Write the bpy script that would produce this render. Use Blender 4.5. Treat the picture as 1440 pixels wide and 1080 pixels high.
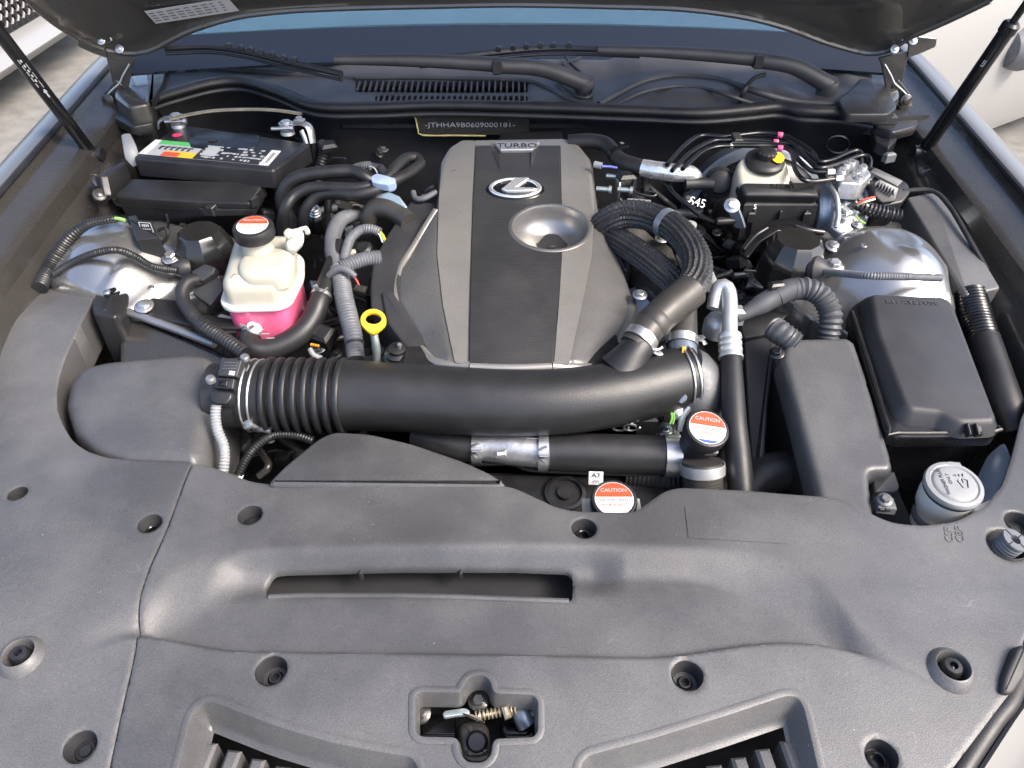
import bpy, math, random
import numpy as np
from mathutils import Vector, Matrix
for o in list(bpy.data.objects): bpy.data.objects.remove(o)
scene = bpy.context.scene
COL = scene.collection
R = math.radians
random.seed(7)
# ------------------------------------------------------------------ camera
CAMZ, PITCH, FPX = 1.57, 40.0, 1082.0          # eye height, degrees down, focal length for a 1440-wide picture
cd = bpy.data.cameras.new('camera'); cam = bpy.data.objects.new('camera', cd); COL.objects.link(cam)
cam.location = (0, 0, CAMZ); cam.rotation_euler = (R(90-PITCH), 0, 0)
cd.sensor_fit = 'HORIZONTAL'; cd.angle = 2*math.atan(720/FPX); cd.clip_start = 0.02; cd.clip_end = 500
scene.camera = cam
# ------------------------------------------------------------------ daylight
SUN_EL, SUN_AZ = 46.0, 118.0                    # sun height, compass bearing (0 = +Y, clockwise): to the right
w = bpy.data.worlds.new('World'); scene.world = w; w.use_nodes = True
nt = w.node_tree; bg = nt.nodes['Background']
sky = nt.nodes.new('ShaderNodeTexSky'); sky.sky_type = 'NISHITA'; sky.sun_disc = False
sky.sun_elevation = R(SUN_EL); sky.sun_rotation = R(SUN_AZ); sky.air_density = 0.8; sky.dust_density = 3.5; sky.ozone_density = 1.0
nt.links.new(sky.outputs[0], bg.inputs[0]); bg.inputs[1].default_value = 0.13
sd = bpy.data.lights.new('sun', 'SUN'); sun = bpy.data.objects.new('sun', sd); COL.objects.link(sun)
sd.energy = 1.2; sd.angle = R(20); sd.color = (1.0, 0.92, 0.82)
sv = Vector((math.sin(R(SUN_AZ))*math.cos(R(SUN_EL)), math.cos(R(SUN_AZ))*math.cos(R(SUN_EL)), math.sin(R(SUN_EL))))
sun.rotation_euler = sv.to_track_quat('Z', 'Y').to_euler()
scene.view_settings.view_transform = 'Standard'; scene.view_settings.look = 'None'
scene.view_settings.exposure = 1.85; scene.view_settings.gamma = 1.0; scene.view_settings.use_curve_mapping = False
scene.render.engine = 'CYCLES'
# ------------------------------------------------------------------ survey: bearings of the photo -> points of the bay
SP, CP = math.sin(R(PITCH)), math.cos(R(PITCH))
def ray(px, py):
    a, b = (px-720)/FPX, (540-py)/FPX
    return Vector((a, CP+b*SP, -SP+b*CP))
EYE = Vector((0, 0, CAMZ))
def P(px, py, z):                               # where a bearing meets height z
    d = ray(px, py); return EYE + d*((z-CAMZ)/d.z)
def PY(px, py, y):                              # where it meets the upright plane at distance y
    d = ray(px, py); return EYE + d*(y/d.y)
def PX(px, py, x):
    d = ray(px, py); return EYE + d*(x/d.x)
def PS(px, py, f, z0=.86):                      # where it meets a height field
    z = z0
    for _ in range(12):
        p = P(px, py, z); z = float(f(np.array([p.x]), np.array([p.y]))[0])
    return P(px, py, z)
class Plane:
    def __init__(s, a, b, c):
        s.o = a; s.u = (b-a).normalized(); n = s.u.cross(c-a).normalized()
        if n.z < 0: n = -n
        s.n = n; s.v = n.cross(s.u)
    def hit(s, px, py):
        d = ray(px, py); return EYE + d*((s.o-EYE).dot(s.n)/d.dot(s.n))
    def uv(s, px, py):
        q = s.hit(px, py)-s.o; return (q.dot(s.u), q.dot(s.v))
    def at(s, u, v, h): return s.o + s.u*u + s.v*v + s.n*h
def flat(z): return Plane(Vector((0,0,z)), Vector((1,0,z)), Vector((0,1,z)))
def tilt(*q): return Plane(*[P(*a) for a in q])
# ------------------------------------------------------------------ mesh tools
def rp(pts, r, n=4):                            # polygon with rounded corners
    m = len(pts); out = []
    rs = r if isinstance(r, (list, tuple)) else [r]*m
    for i in range(m):
        p = Vector(pts[i][:2]); a = Vector(pts[i-1][:2]); b = Vector(pts[(i+1) % m][:2])
        da, db = a-p, b-p; la, lb = da.length, db.length
        if la < 1e-9 or lb < 1e-9: continue
        t = min(rs[i], la*.49, lb*.49)
        if t < 1e-5: out.append((p.x, p.y)); continue
        s, e = p+da/la*t, p+db/lb*t
        for k in range(n+1):
            q = k/n; c = s*(1-q)**2 + p*2*q*(1-q) + e*q*q; out.append((c.x, c.y))
    return out
def area(p): return sum(p[i-1][0]*p[i][1]-p[i][0]*p[i-1][1] for i in range(len(p)))/2
def ccw(p): return list(p) if area(p) > 0 else list(reversed(p))
def inset(p, d):
    m = len(p); out = []
    for i in range(m):
        a, q, b = p[i-1], p[i], p[(i+1) % m]
        e1 = Vector((q[0]-a[0], q[1]-a[1])); e2 = Vector((b[0]-q[0], b[1]-q[1]))
        if e1.length < 1e-9: e1 = e2
        if e2.length < 1e-9: e2 = e1
        n1 = Vector((-e1.y, e1.x)).normalized(); n2 = Vector((-e2.y, e2.x)).normalized()
        k = n1+n2; k = k/max(.5, k.length_squared/2) if k.length > 1e-6 else n1
        out.append((q[0]+k.x*d, q[1]+k.y*d))
    return out
def smooth_path(pts, step=.006, closed=False):
    pts = [Vector(p) for p in pts]; m = len(pts); out = []
    segs = m if closed else m-1
    for i in range(segs):
        p1, p2 = pts[i], pts[(i+1) % m]
        p0 = pts[i-1] if (i > 0 or closed) else p1*2-p2
        p3 = pts[(i+2) % m] if (i+2 < m or closed) else p2*2-p1
        n = max(2, int((p2-p1).length/step))
        for k in range(n):
            t = k/n
            out.append(.5*((2*p1)+(-p0+p2)*t+(2*p0-5*p1+4*p2-p3)*t*t+(-p0+3*p1-3*p2+p3)*t**3))
    if not closed: out.append(pts[-1].copy())
    return out
class MB:
    def __init__(s): s.v = []; s.f = []
    def add(s, vs, fs):
        o = len(s.v); s.v += [tuple(v) for v in vs]; s.f += [tuple(i+o for i in f) for f in fs]; return s
    def loft(s, rings, c0=True, c1=True, closed=True):
        n = len(rings[0]); vs = [q for r in rings for q in r]; fs = []
        for i in range(len(rings)-1):
            for j in range(n if closed else n-1):
                k = (j+1) % n; fs.append((i*n+j, i*n+k, (i+1)*n+k, (i+1)*n+j))
        if c0: fs.append(tuple(reversed(range(n))))
        if c1: fs.append(tuple((len(rings)-1)*n+j for j in range(n)))
        return s.add(vs, fs)
    def tube(s, pts, r, n=14, rib=None, step=.006, ell=None, caps=True, spline=True, closed=False, twist=0):
        P_ = [Vector(p[:3]) for p in pts]
        rr = r if isinstance(r, (list, tuple)) else [r]*len(P_)
        if spline and len(P_) > 1:
            Q = smooth_path(P_, min(step, rib[0]/4) if rib else step, closed)
            # radius along arc
            cl = [0]
            for i in range(1, len(P_)): cl.append(cl[-1]+(P_[i]-P_[i-1]).length)
            al = [0]
            for i in range(1, len(Q)): al.append(al[-1]+(Q[i]-Q[i-1]).length)
            k = cl[-1]/max(al[-1], 1e-9)
            RR = [float(np.interp(a*k, cl, rr)) for a in al]
        else:
            Q, RR = P_, rr; al = [0]
            for i in range(1, len(Q)): al.append(al[-1]+(Q[i]-Q[i-1]).length)
        m = len(Q); T = []
        for i in range(m):
            a = Q[i-1] if (i > 0 or closed) else Q[i]; b = Q[(i+1) % m] if (i < m-1 or closed) else Q[i]
            T.append((b-a).normalized())
        up = Vector((0, 0, 1)) if abs(T[0].z) < .9 else Vector((0, 1, 0))
        rings = []; N = (up-T[0]*up.dot(T[0])).normalized()
        for i in range(m):
            N = (N-T[i]*N.dot(T[i])).normalized(); B = T[i].cross(N)
            q = RR[i]
            if rib:
                ph = (al[i]/rib[0]) % 1.0
                q = q - rib[1]*(.5-.5*math.cos(2*math.pi*ph))**(rib[2] if len(rib) > 2 else 1)
            ex, ey = ell if ell else (1, 1)
            rings.append([Q[i]+N*(q*ey*math.cos(2*math.pi*j/n+twist))+B*(q*ex*math.sin(2*math.pi*j/n+twist)) for j in range(n)])
        if closed: rings.append(rings[0])
        return s.loft(rings, caps and not closed, caps and not closed)
    def lathe(s, prof, o, ax=(0,0,1), n=24, c0=False, c1=True):
        ax = Vector(ax).normalized(); o = Vector(o)
        a = Vector((1,0,0)) if abs(ax.x) < .8 else Vector((0,1,0))
        u = (a-ax*a.dot(ax)).normalized(); v = ax.cross(u)
        return s.loft([[o+ax*h+u*(r*math.cos(2*math.pi*j/n))+v*(r*math.sin(2*math.pi*j/n)) for j in range(n)] for r, h in prof], c0, c1)
    def mold(s, poly, prof, pl, c0=True, c1=True):   # poly in the plane's (u,v); prof = [(inset, height)] from bottom to top
        poly = ccw(poly)
        return s.loft([[pl.at(a, b, h) for a, b in (inset(poly, i) if abs(i) > 1e-7 else poly)] for i, h in prof], c0, c1)
    def slab(s, px, pl, depth, bev=.004, rnd=.006, draft=0, n=4, foot=None):
        poly = rp([pl.uv(*q) for q in px], rnd, n)
        prof = [(-draft, -depth)]
        if foot: prof = [(-draft-foot[0], -depth), (-draft-foot[0], -depth+foot[1]), (-draft, -depth+foot[1])]
        prof += [(0, -bev), (bev*.13, -bev*.5), (bev*.5, -bev*.13), (bev, 0)]
        return s.mold(poly, prof, pl)
    def box(s, c, size, rot=(0,0,0), bev=.002):
        from mathutils import Euler
        m = Euler([R(a) for a in rot]).to_matrix()
        pl = Plane(Vector((0,0,0)), Vector((1,0,0)), Vector((0,1,0)))
        pl.o = Vector(c); pl.u, pl.v, pl.n = m.col[0].copy(), m.col[1].copy(), m.col[2].copy()
        x, y, z = [q/2 for q in size]; b = min(bev, x*.9, y*.9, z*.9)
        return s.mold([(-x,-y),(x,-y),(x,y),(-x,y)], [(b,-z),(0,-z+b),(0,z-b),(b,z)], pl)
    def bolt(s, o, ax=(0,0,1), r=.006, h=.006, washer=True):
        if washer: s.lathe([(r*1.9,0),(r*1.9,r*.25),(r*1.7,r*.4)], o, ax, 18)
        return s.lathe([(r*1.15,0),(r*1.15,h*.85),(r*.9,h)], o, ax, 6)
    def sheet(s, poly, fz, cell=.004, holes=(), edge=.004, rim=.006, lip=.0):
        poly = np.array(poly, float); holes = [np.array(h, float) for h in holes]
        lo, hi = poly.min(0), poly.max(0)
        nx, ny = int((hi[0]-lo[0])/cell)+2, int((hi[1]-lo[1])/cell)+2
        gx, gy = lo[0]+np.arange(nx)*cell, lo[1]+np.arange(ny)*cell
        def inside(pg, X, Y):
            c = np.zeros(X.shape, bool)
            for i in range(len(pg)):
                x1, y1 = pg[i-1]; x2, y2 = pg[i]
                if y1 == y2: continue
                k = (y1 > Y) != (y2 > Y)
                c ^= k & (X < (x2-x1)*(Y-y1)/(y2-y1)+x1)
            return c
        CX, CY = np.meshgrid(gx[:-1]+cell/2, gy[:-1]+cell/2, indexing='ij')
        keep = inside(poly, CX, CY)
        for h in holes: keep &= ~inside(h, CX, CY)
        fi = np.argwhere(keep); idx = -np.ones((nx, ny), int)
        used = np.zeros((nx, ny), bool)
        for a, b in ((0,0),(1,0),(1,1),(0,1)): used[fi[:,0]+a, fi[:,1]+b] = True
        uq = np.argwhere(used); idx[uq[:,0], uq[:,1]] = np.arange(len(uq))
        X, Y = gx[uq[:,0]].copy(), gy[uq[:,1]].copy()
        def nearest(X, Y):
            bd = np.full(X.shape, 1e9); bx, by = X.copy(), Y.copy()
            for pg in [poly]+holes:
                for i in range(len(pg)):
                    a, b = pg[i-1], pg[i]; d = b-a; L = d@d
                    if L < 1e-12: continue
                    t = np.clip(((X-a[0])*d[0]+(Y-a[1])*d[1])/L, 0, 1)
                    qx, qy = a[0]+t*d[0], a[1]+t*d[1]; dd = (X-qx)**2+(Y-qy)**2
                    k = dd < bd; bd[k] = dd[k]; bx[k] = qx[k]; by[k] = qy[k]
            return np.sqrt(bd), bx, by
        kp = np.zeros((nx+1, ny+1), bool); kp[1:nx, 1:ny] = keep
        full = kp[uq[:,0], uq[:,1]] & kp[uq[:,0]+1, uq[:,1]] & kp[uq[:,0], uq[:,1]+1] & kp[uq[:,0]+1, uq[:,1]+1]
        D, bx, by = nearest(X, Y)
        bd = ~full; X[bd] = bx[bd]; Y[bd] = by[bd]; D[bd] = 0
        Z = fz(X, Y)
        if edge > 0:
            k = D < edge; Z[k] -= edge-np.sqrt(np.maximum(edge**2-(edge-D[k])**2, 0))
        vs = list(zip(X.tolist(), Y.tolist(), Z.tolist()))
        q = np.stack([idx[fi[:,0], fi[:,1]], idx[fi[:,0]+1, fi[:,1]], idx[fi[:,0]+1, fi[:,1]+1], idx[fi[:,0], fi[:,1]+1]], 1).tolist()
        fs = [tuple(t) for t in q]
        if rim > 0:
            cnt = {}
            for t in fs:
                for i in range(4):
                    e = (t[i], t[(i+1) % 4]); cnt[e] = 1
            low = {}
            for (a, b) in [e for e in cnt if (e[1], e[0]) not in cnt]:
                for c in (a, b):
                    if c not in low: low[c] = len(vs); vs.append((vs[c][0], vs[c][1], vs[c][2]-rim))
                fs.append((b, a, low[a], low[b]))
        return s.add(vs, fs)
    def mesh(s, name, off=(0,0,0), sharp=38):
        me = bpy.data.meshes.new(name); ox, oy, oz = off
        me.from_pydata([(x-ox, y-oy, z-oz) for x, y, z in s.v], [], s.f); me.validate()
        import bmesh
        bm = bmesh.new(); bm.from_mesh(me); bmesh.ops.recalc_face_normals(bm, faces=bm.faces); bm.to_mesh(me); bm.free()
        me.polygons.foreach_set('use_smooth', [True]*len(me.polygons)); me.set_sharp_from_angle(angle=R(sharp)); me.update()
        return me
# ------------------------------------------------------------------ objects
LOC = {}
def tag(o, label=None, cat=None, group=None, kind=None):
    for k, v in (('label', label), ('category', cat), ('group', group), ('kind', kind)):
        if v: o[k] = v
    return o
def thing(name, label, cat, loc, group=None):
    o = bpy.data.objects.new(name, None); COL.objects.link(o); o.location = loc; o.empty_display_size = .02
    LOC[o.name] = Vector(loc); return tag(o, label, cat, group)
def put(name, mb, m, parent=None, label=None, cat=None, group=None, kind=None, sharp=38):
    if parent: off = LOC[parent.name]
    else:
        a = np.array(mb.v); off = Vector(((a[:,0].min()+a[:,0].max())/2, (a[:,1].min()+a[:,1].max())/2, a[:,2].min()))
    o = bpy.data.objects.new(name, mb.mesh(name, off, sharp)); o.data.materials.append(m); COL.objects.link(o)
    LOC[o.name] = Vector(off)
    if parent: o.parent = parent
    else: o.location = off
    return tag(o, label, cat, group, kind)
def place(name, me, m, parent, mat4):           # shared mesh data at a world matrix
    o = bpy.data.objects.new(name, me)
    if not me.materials: me.materials.append(m)
    COL.objects.link(o); o.parent = parent
    o.matrix_local = Matrix.Translation(-LOC[parent.name]) @ mat4; LOC[o.name] = LOC[parent.name]
    return o
def basis(o, ax, xdir=(1,0,0)):
    z = Vector(ax).normalized(); x = Vector(xdir); x = (x-z*x.dot(z)).normalized(); y = z.cross(x)
    m = Matrix((x, y, z)).transposed().to_4x4(); m.translation = Vector(o); return m
def words(mb, txt, o, xdir, ydir, size, depth=.0006, align='CENTER', bold=0.0, stretch=1.0):
    cu = bpy.data.curves.new('t', 'FONT'); cu.body = txt; cu.size = size; cu.extrude = depth/2; cu.align_x = align; cu.align_y = 'CENTER'; cu.offset = bold*size
    cu.resolution_u = 3
    ob = bpy.data.objects.new('t', cu); COL.objects.link(ob); me = bpy.data.meshes.new_from_object(ob)
    x = Vector(xdir).normalized(); y = Vector(ydir); y = (y-x*y.dot(x)).normalized(); z = x.cross(y)
    vs = [Vector(o)+x*(v.co.x*stretch)+y*v.co.y+z*v.co.z for v in me.vertices]; fs = [tuple(p.vertices) for p in me.polygons]
    bpy.data.objects.remove(ob); bpy.data.curves.remove(cu); bpy.data.meshes.remove(me)
    return mb.add(vs, fs)
# ------------------------------------------------------------------ materials
def mat(name, col, rough=.5, metal=0, bump=0, bs=400, var=0, vs=9, dust=0, dustcol=(.30,.30,.31), coat=0, spec=.5, sss=0, trans=0, ior=1.5, specks=0, aniso=None, rvar=0, lines=None, alpha=1, grain=0, scuff=0):
    m = bpy.data.materials.new(name); m.use_nodes = True; t = m.node_tree; b = t.nodes['Principled BSDF']; L = t.links.new
    def nd(k, **kw):
        q = t.nodes.new(k)
        for a, c in kw.items(): setattr(q, a, c)
        return q
    tc = nd('ShaderNodeTexCoord'); co = tc.outputs['Object']
    def noise(sc, det=4, rg=.55):
        n = nd('ShaderNodeTexNoise'); n.inputs['Scale'].default_value = sc; n.inputs['Detail'].default_value = det; n.inputs['Roughness'].default_value = rg; L(co, n.inputs['Vector']); return n.outputs['Fac']
    def ramp(v, a, c, lo=0, hi=1):
        r = nd('ShaderNodeMapRange'); r.inputs[1].default_value = a; r.inputs[2].default_value = c; r.inputs[3].default_value = lo; r.inputs[4].default_value = hi; L(v, r.inputs[0]); return r.outputs[0]
    def mix(f, a, c):
        x = nd('ShaderNodeMix', data_type='RGBA'); L(f, x.inputs[0])
        for s_, i in ((a, 6), (c, 7)):
            if isinstance(s_, tuple): x.inputs[i].default_value = (*s_, 1)
            else: L(s_, x.inputs[i])
        return x.outputs[2]
    col = tuple(col[:3]); cur = None
    if var: cur = mix(ramp(noise(vs), .3, .7), tuple(c*(1-var) for c in col), tuple(min(1, c*(1+var)) for c in col))
    if dust:
        f = ramp(noise(vs*1.7, 8, .62), .42, .75, 0, dust); cur = mix(f, cur if cur else col, dustcol)
    if grain:
        g_ = ramp(noise(800, 2, .6), .32, .68, 1-grain, 1+grain); vm = nd('ShaderNodeVectorMath', operation='SCALE')
        if cur: L(cur, vm.inputs[0])
        else: vm.inputs[0].default_value = col
        L(g_, vm.inputs['Scale']); cur = vm.outputs[0]
    if scuff:                                    # hairline scratches and rubbed marks
        n1 = nd('ShaderNodeTexNoise'); n1.inputs['Scale'].default_value = 9; n1.inputs['Detail'].default_value = 1; n1.inputs['Distortion'].default_value = .6; L(co, n1.inputs['Vector'])
        sb = nd('ShaderNodeMath', operation='SUBTRACT'); L(n1.outputs['Fac'], sb.inputs[0]); sb.inputs[1].default_value = .57
        ab_ = nd('ShaderNodeMath', operation='ABSOLUTE'); L(sb.outputs[0], ab_.inputs[0])
        ln = ramp(ab_.outputs[0], .0008, .0026, 1, 0); mk = ramp(noise(17, 3, .6), .56, .66); mu = nd('ShaderNodeMath', operation='MULTIPLY'); L(ln, mu.inputs[0]); L(mk, mu.inputs[1])
        m2 = nd('ShaderNodeMath', operation='MULTIPLY'); L(mu.outputs[0], m2.inputs[0]); m2.inputs[1].default_value = scuff
        cur = mix(m2.outputs[0], cur if cur else col, (.34,.34,.35))
    if specks:
        v = nd('ShaderNodeTexVoronoi'); v.inputs['Scale'].default_value = specks; L(co, v.inputs['Vector'])
        sp = nd('ShaderNodeSeparateColor'); L(v.outputs['Color'], sp.inputs[0])
        rad = ramp(sp.outputs[0], .80, 1, 0, .055); lt = nd('ShaderNodeMath', operation='LESS_THAN'); L(v.outputs['Distance'], lt.inputs[0]); L(rad, lt.inputs[1])
        cur = mix(lt.outputs[0], cur if cur else col, (.55,.54,.52))
    if cur: L(cur, b.inputs['Base Color'])
    else: b.inputs['Base Color'].default_value = (*col, 1)
    b.inputs['Roughness'].default_value = rough
    if rvar: L(ramp(noise(vs*2.3, 6, .6), .3, .7, max(.03, rough-rvar), rough+rvar), b.inputs['Roughness'])
    b.inputs['Metallic'].default_value = metal; b.inputs['Specular IOR Level'].default_value = spec; b.inputs['IOR'].default_value = ior
    if coat: b.inputs['Coat Weight'].default_value = coat; b.inputs['Coat Roughness'].default_value = .06
    if sss:
        b.inputs['Subsurface Weight'].default_value = sss; b.inputs['Subsurface Radius'].default_value = (.02,.012,.01); b.inputs['Subsurface Scale'].default_value = .6
    if trans: b.inputs['Transmission Weight'].default_value = trans
    if alpha < 1: b.inputs['Alpha'].default_value = alpha
    h = None
    if bump:
        n = noise(bs, 2, .5); h = n
        bp = nd('ShaderNodeBump'); bp.inputs['Strength'].default_value = bump; bp.inputs['Distance'].default_value = .0006; L(n, bp.inputs['Height']); L(bp.outputs[0], b.inputs['Normal'])
    if lines:                                    # moulded fine ribs
        wv = nd('ShaderNodeTexWave', wave_type='BANDS', bands_direction=lines[0]); wv.inputs['Scale'].default_value = lines[1]; wv.inputs['Distortion'].default_value = 0; L(co, wv.inputs['Vector'])
        b2 = nd('ShaderNodeBump'); b2.inputs['Strength'].default_value = lines[2]; b2.inputs['Distance'].default_value = .0008; L(wv.outputs['Fac'], b2.inputs['Height'])
        if bump: L(bp.outputs[0], b2.inputs['Normal'])
        L(b2.outputs[0], b.inputs['Normal'])
    return m
M = dict(
 cover = mat('grained_grey_plastic', (.069,.0683,.0692), .40, 0, .5, 850, .24, 4, .6, (.145,.142,.137), specks=110, rvar=.12, spec=.55, grain=.24, scuff=.14),
 black = mat('black_plastic', (.016,.016,.017), .38, 0, .35, 700, .2, 14, .3, (.042,.042,.043), rvar=.08, grain=.25),
 gloss = mat('smooth_black_plastic', (.007,.007,.008), .24, 0, .08, 500, .15, 12, .2, (.022,.022,.023), rvar=.06),
 dark = mat('dark_casting', (.012,.012,.0125), .5, 0, .6, 300, .4, 20, .4, (.034,.033,.031), rvar=.1, spec=.45),
 rubber = mat('rubber', (.011,.011,.012), .48, 0, .3, 700, .25, 14, .3, (.035,.035,.037), rvar=.08),
 hose = mat('satin_hose_rubber', (.016,.016,.017), .42, 0, .25, 700, .25, 18, .35, (.042,.042,.043), rvar=.08),
 bronze = mat('sheathed_hose', (.05,.047,.043), .42, .25, .3, 900, .2, 18, .25, (.08,.076,.07), rvar=.06),
 loom = mat('grey_loom', (.11,.115,.125), .5, 0, .15, 500, .15, 25, .35, (.2,.2,.205), rvar=.08),
 lightloom = mat('pale_grey_loom', (.26,.27,.275), .48, 0, .1, 500, .1, 25, .3, (.2,.2,.2)),
 silver = mat('silver_paint', (.36,.358,.352), .22, .82, 0, 400, .08, 7, .10, (.22,.218,.214), coat=.2, rvar=.05),
 dimsilver = mat('thin_silver_paint', (.30,.30,.31), .30, .7, 0, 400, .15, 9, .35, (.2,.2,.2), coat=.3, rvar=.08),
 under = mat('under_hood_paint', (.048,.045,.041), .28, .3, .1, 250, .15, 8, .15, (.06,.056,.052), coat=.5, rvar=.04),
 alu = mat('cast_aluminium', (.55,.56,.57), .42, .85, .6, 260, .15, 30, .4, (.36,.36,.36), rvar=.1),
 drawn = mat('drawn_aluminium', (.56,.575,.58), .45, .75, .15, 500, .08, 30, .3, (.42,.43,.42), rvar=.08),
 zinc = mat('zinc_steel', (.52,.53,.535), .34, .85, .1, 500, .12, 40, .3, (.4,.4,.39), rvar=.08),
 steelblue = mat('phosphated_steel', (.22,.26,.31), .36, .6, .1, 400, .12, 12, .3, (.3,.31,.32), rvar=.08),
 brass = mat('yellowed_steel', (.55,.47,.33), .36, .8, .1, 500, .25, 50),
 titan = mat('champagne_cover_paint', (.30,.290,.270), .33, .55, .35, 800, .10, 8, .25, (.27,.262,.248), rvar=.08, grain=.14),
 titandk = mat('graphite_cover_paint', (.145,.142,.137), .35, .4, .5, 800, .16, 8, .4, (.185,.181,.174), rvar=.09, grain=.26),
 centre = mat('ribbed_cover_plastic', (.026,.026,.0275), .42, 0, .2, 900, .2, 6, .5, (.055,.054,.052), rvar=.09, lines=('Y', 75, .25), grain=.2),
 skirt = mat('matt_skirt_plastic', (.028,.028,.030), .5, 0, .3, 900, .15, 10, .35, (.055,.055,.058), rvar=.07),
 chrome = mat('chrome', (.85,.86,.87), .20, .75),
 milky = mat('milky_polymer', (.47,.448,.365), .33, 0, .1, 300, .08, 12, .35, (.39,.355,.27), sss=.35),
 neck = mat('white_polymer', (.58,.59,.55), .38, 0, .1, 300, .04, 20, .3, (.44,.43,.39), sss=.2),
 pink = mat('pink_coolant_polymer', (.80,.145,.285), .26, 0, .05, 300, .12, 10, .3, (.82,.30,.40), sss=.5, coat=.3),
 pinkclip = mat('pink_clip', (.75,.12,.25), .4),
 red = mat('red_print', (.74,.075,.028), .34, coat=.3),
 white = mat('white_print', (.80,.80,.79), .38, var=.04, vs=60),
 blue = mat('blue_print', (.06,.10,.5), .35),
 ink = mat('black_print', (.02,.02,.022), .5),
 greyink = mat('pale_grey_print', (.42,.43,.44), .5),
 green = mat('green_print', (.10,.48,.12), .4),
 yellow = mat('yellow_polymer', (.83,.50,.012), .36, 0, .05, 300, .05, 30, .1, (.5,.32,.05)),
 orange = mat('orange_tape', (.80,.34,.02), .45),
 magenta = mat('magenta_sticker', (.78,.05,.16), .4),
 foil = mat('foil_wrap', (.85,.85,.86), .30, .85, 1.0, 120, .06, 60, rvar=.1),
 teal = mat('blue_connector', (.30,.38,.52), .38, 0, .15, 500, .2, 60),
 paleplate = mat('pale_plated_steel', (.50,.57,.55), .32, .75, .1, 400, .1, 30, rvar=.08),
 sealant = mat('yellowed_sealant', (.50,.43,.17), .5, 0, .2, 300, .2, 40),
 cowl = mat('cowl_plastic', (.036,.0365,.039), .48, 0, .6, 700, .15, 8, .45, (.075,.074,.073), rvar=.07),
 frit = mat('black_glass_border', (.006,.008,.013), .07, 0, spec=.5, coat=.25, rvar=.02),
 glass = mat('windscreen_glass', (.72,.86,.92), .02, 0, trans=1, ior=1.45),
 asphalt = mat('asphalt', (.20,.193,.18), .85, 0, 1.0, 180, .25, 7, .4, (.33,.315,.29), specks=120, grain=.3),
 carwhite = mat('white_car_paint', (.27,.268,.26), .3, 0, coat=.4),
 wire_r = mat('red_wire', (.6,.06,.04), .45), wire_g = mat('green_wire', (.25,.5,.12), .45), wire_w = mat('white_wire', (.7,.7,.66), .45),
 added_blue_panel = mat('added_panel_blue', (.14,.20,.245), .45, .2, var=.06, vs=5),  # pale blue put in for the bright strip of the windscreen
 capgrey = mat('grey_cap_polymer', (.24,.245,.245), .42, 0, .2, 500, .1, 30, .3, (.3,.3,.29), rvar=.06),
 scoop = mat('scoop_paint', (.30,.292,.28), .32, .8, .1, 500, .06, 20, .2, (.26,.25,.24), rvar=.06),
 pipe = mat('grained_black_pipe', (.016,.016,.0165), .36, 0, .6, 800, .15, 12, .3, (.035,.034,.033), rvar=.07),
 castgrey = mat('dull_cast_metal', (.13,.133,.136), .5, .5, .5, 260, .15, 30, .4, (.11,.11,.108), rvar=.1),
 satin = mat('satin_silver_paint', (.155,.152,.146), .34, .25, 0, 400, .04, 6, coat=.3),
 conduit = mat('dark_grey_conduit', (.055,.058,.062), .45, 0, .15, 500, .15, 25, .35, (.1,.1,.102), rvar=.08),
 capgloss = mat('brown_black_gloss', (.016,.0155,.0148), .17, 0, .03, 300, .2, 12, .2, (.03,.029,.028), rvar=.04, spec=.7),
 hoodpaint = mat('hood_inner_paint', (.082,.077,.070), .30, .35, .1, 250, .12, 8, .12, (.095,.09,.083), coat=.5, rvar=.04),
 bumper = mat('grey_bumper_paint', (.115,.113,.109), .5, 0, 0, 400, .04, 6),
 mag = mat('blue_sleeve', (.1,.12,.45), .4),
)
# ================================================================== the setting
def vplane(y, lean=0):
    p = flat(0); p.o = Vector((0, y, 0)); p.u = Vector((1,0,0)); p.v = Vector((0, math.sin(R(lean)), math.cos(R(lean)))); p.n = p.u.cross(p.v); 
    if p.n.y > 0: p.n = -p.n
    return p
def xplane(x, sgn):
    p = flat(0); p.o = Vector((x, 0, 0)); p.u = Vector((0,-sgn,0)); p.v = Vector((0,0,1)); p.n = Vector((-sgn,0,0)); return p
sst = lambda t: (lambda q: q*q*(3-2*q))(np.clip(t, 0, 1))
g = MB(); S_ = 60
g.add([(-S_,-S_,0),(S_,-S_,0),(S_,S_,0),(-S_,S_,0)], [(0,1,2,3)])
put('ground', g, M['asphalt'], kind='structure')
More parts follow.
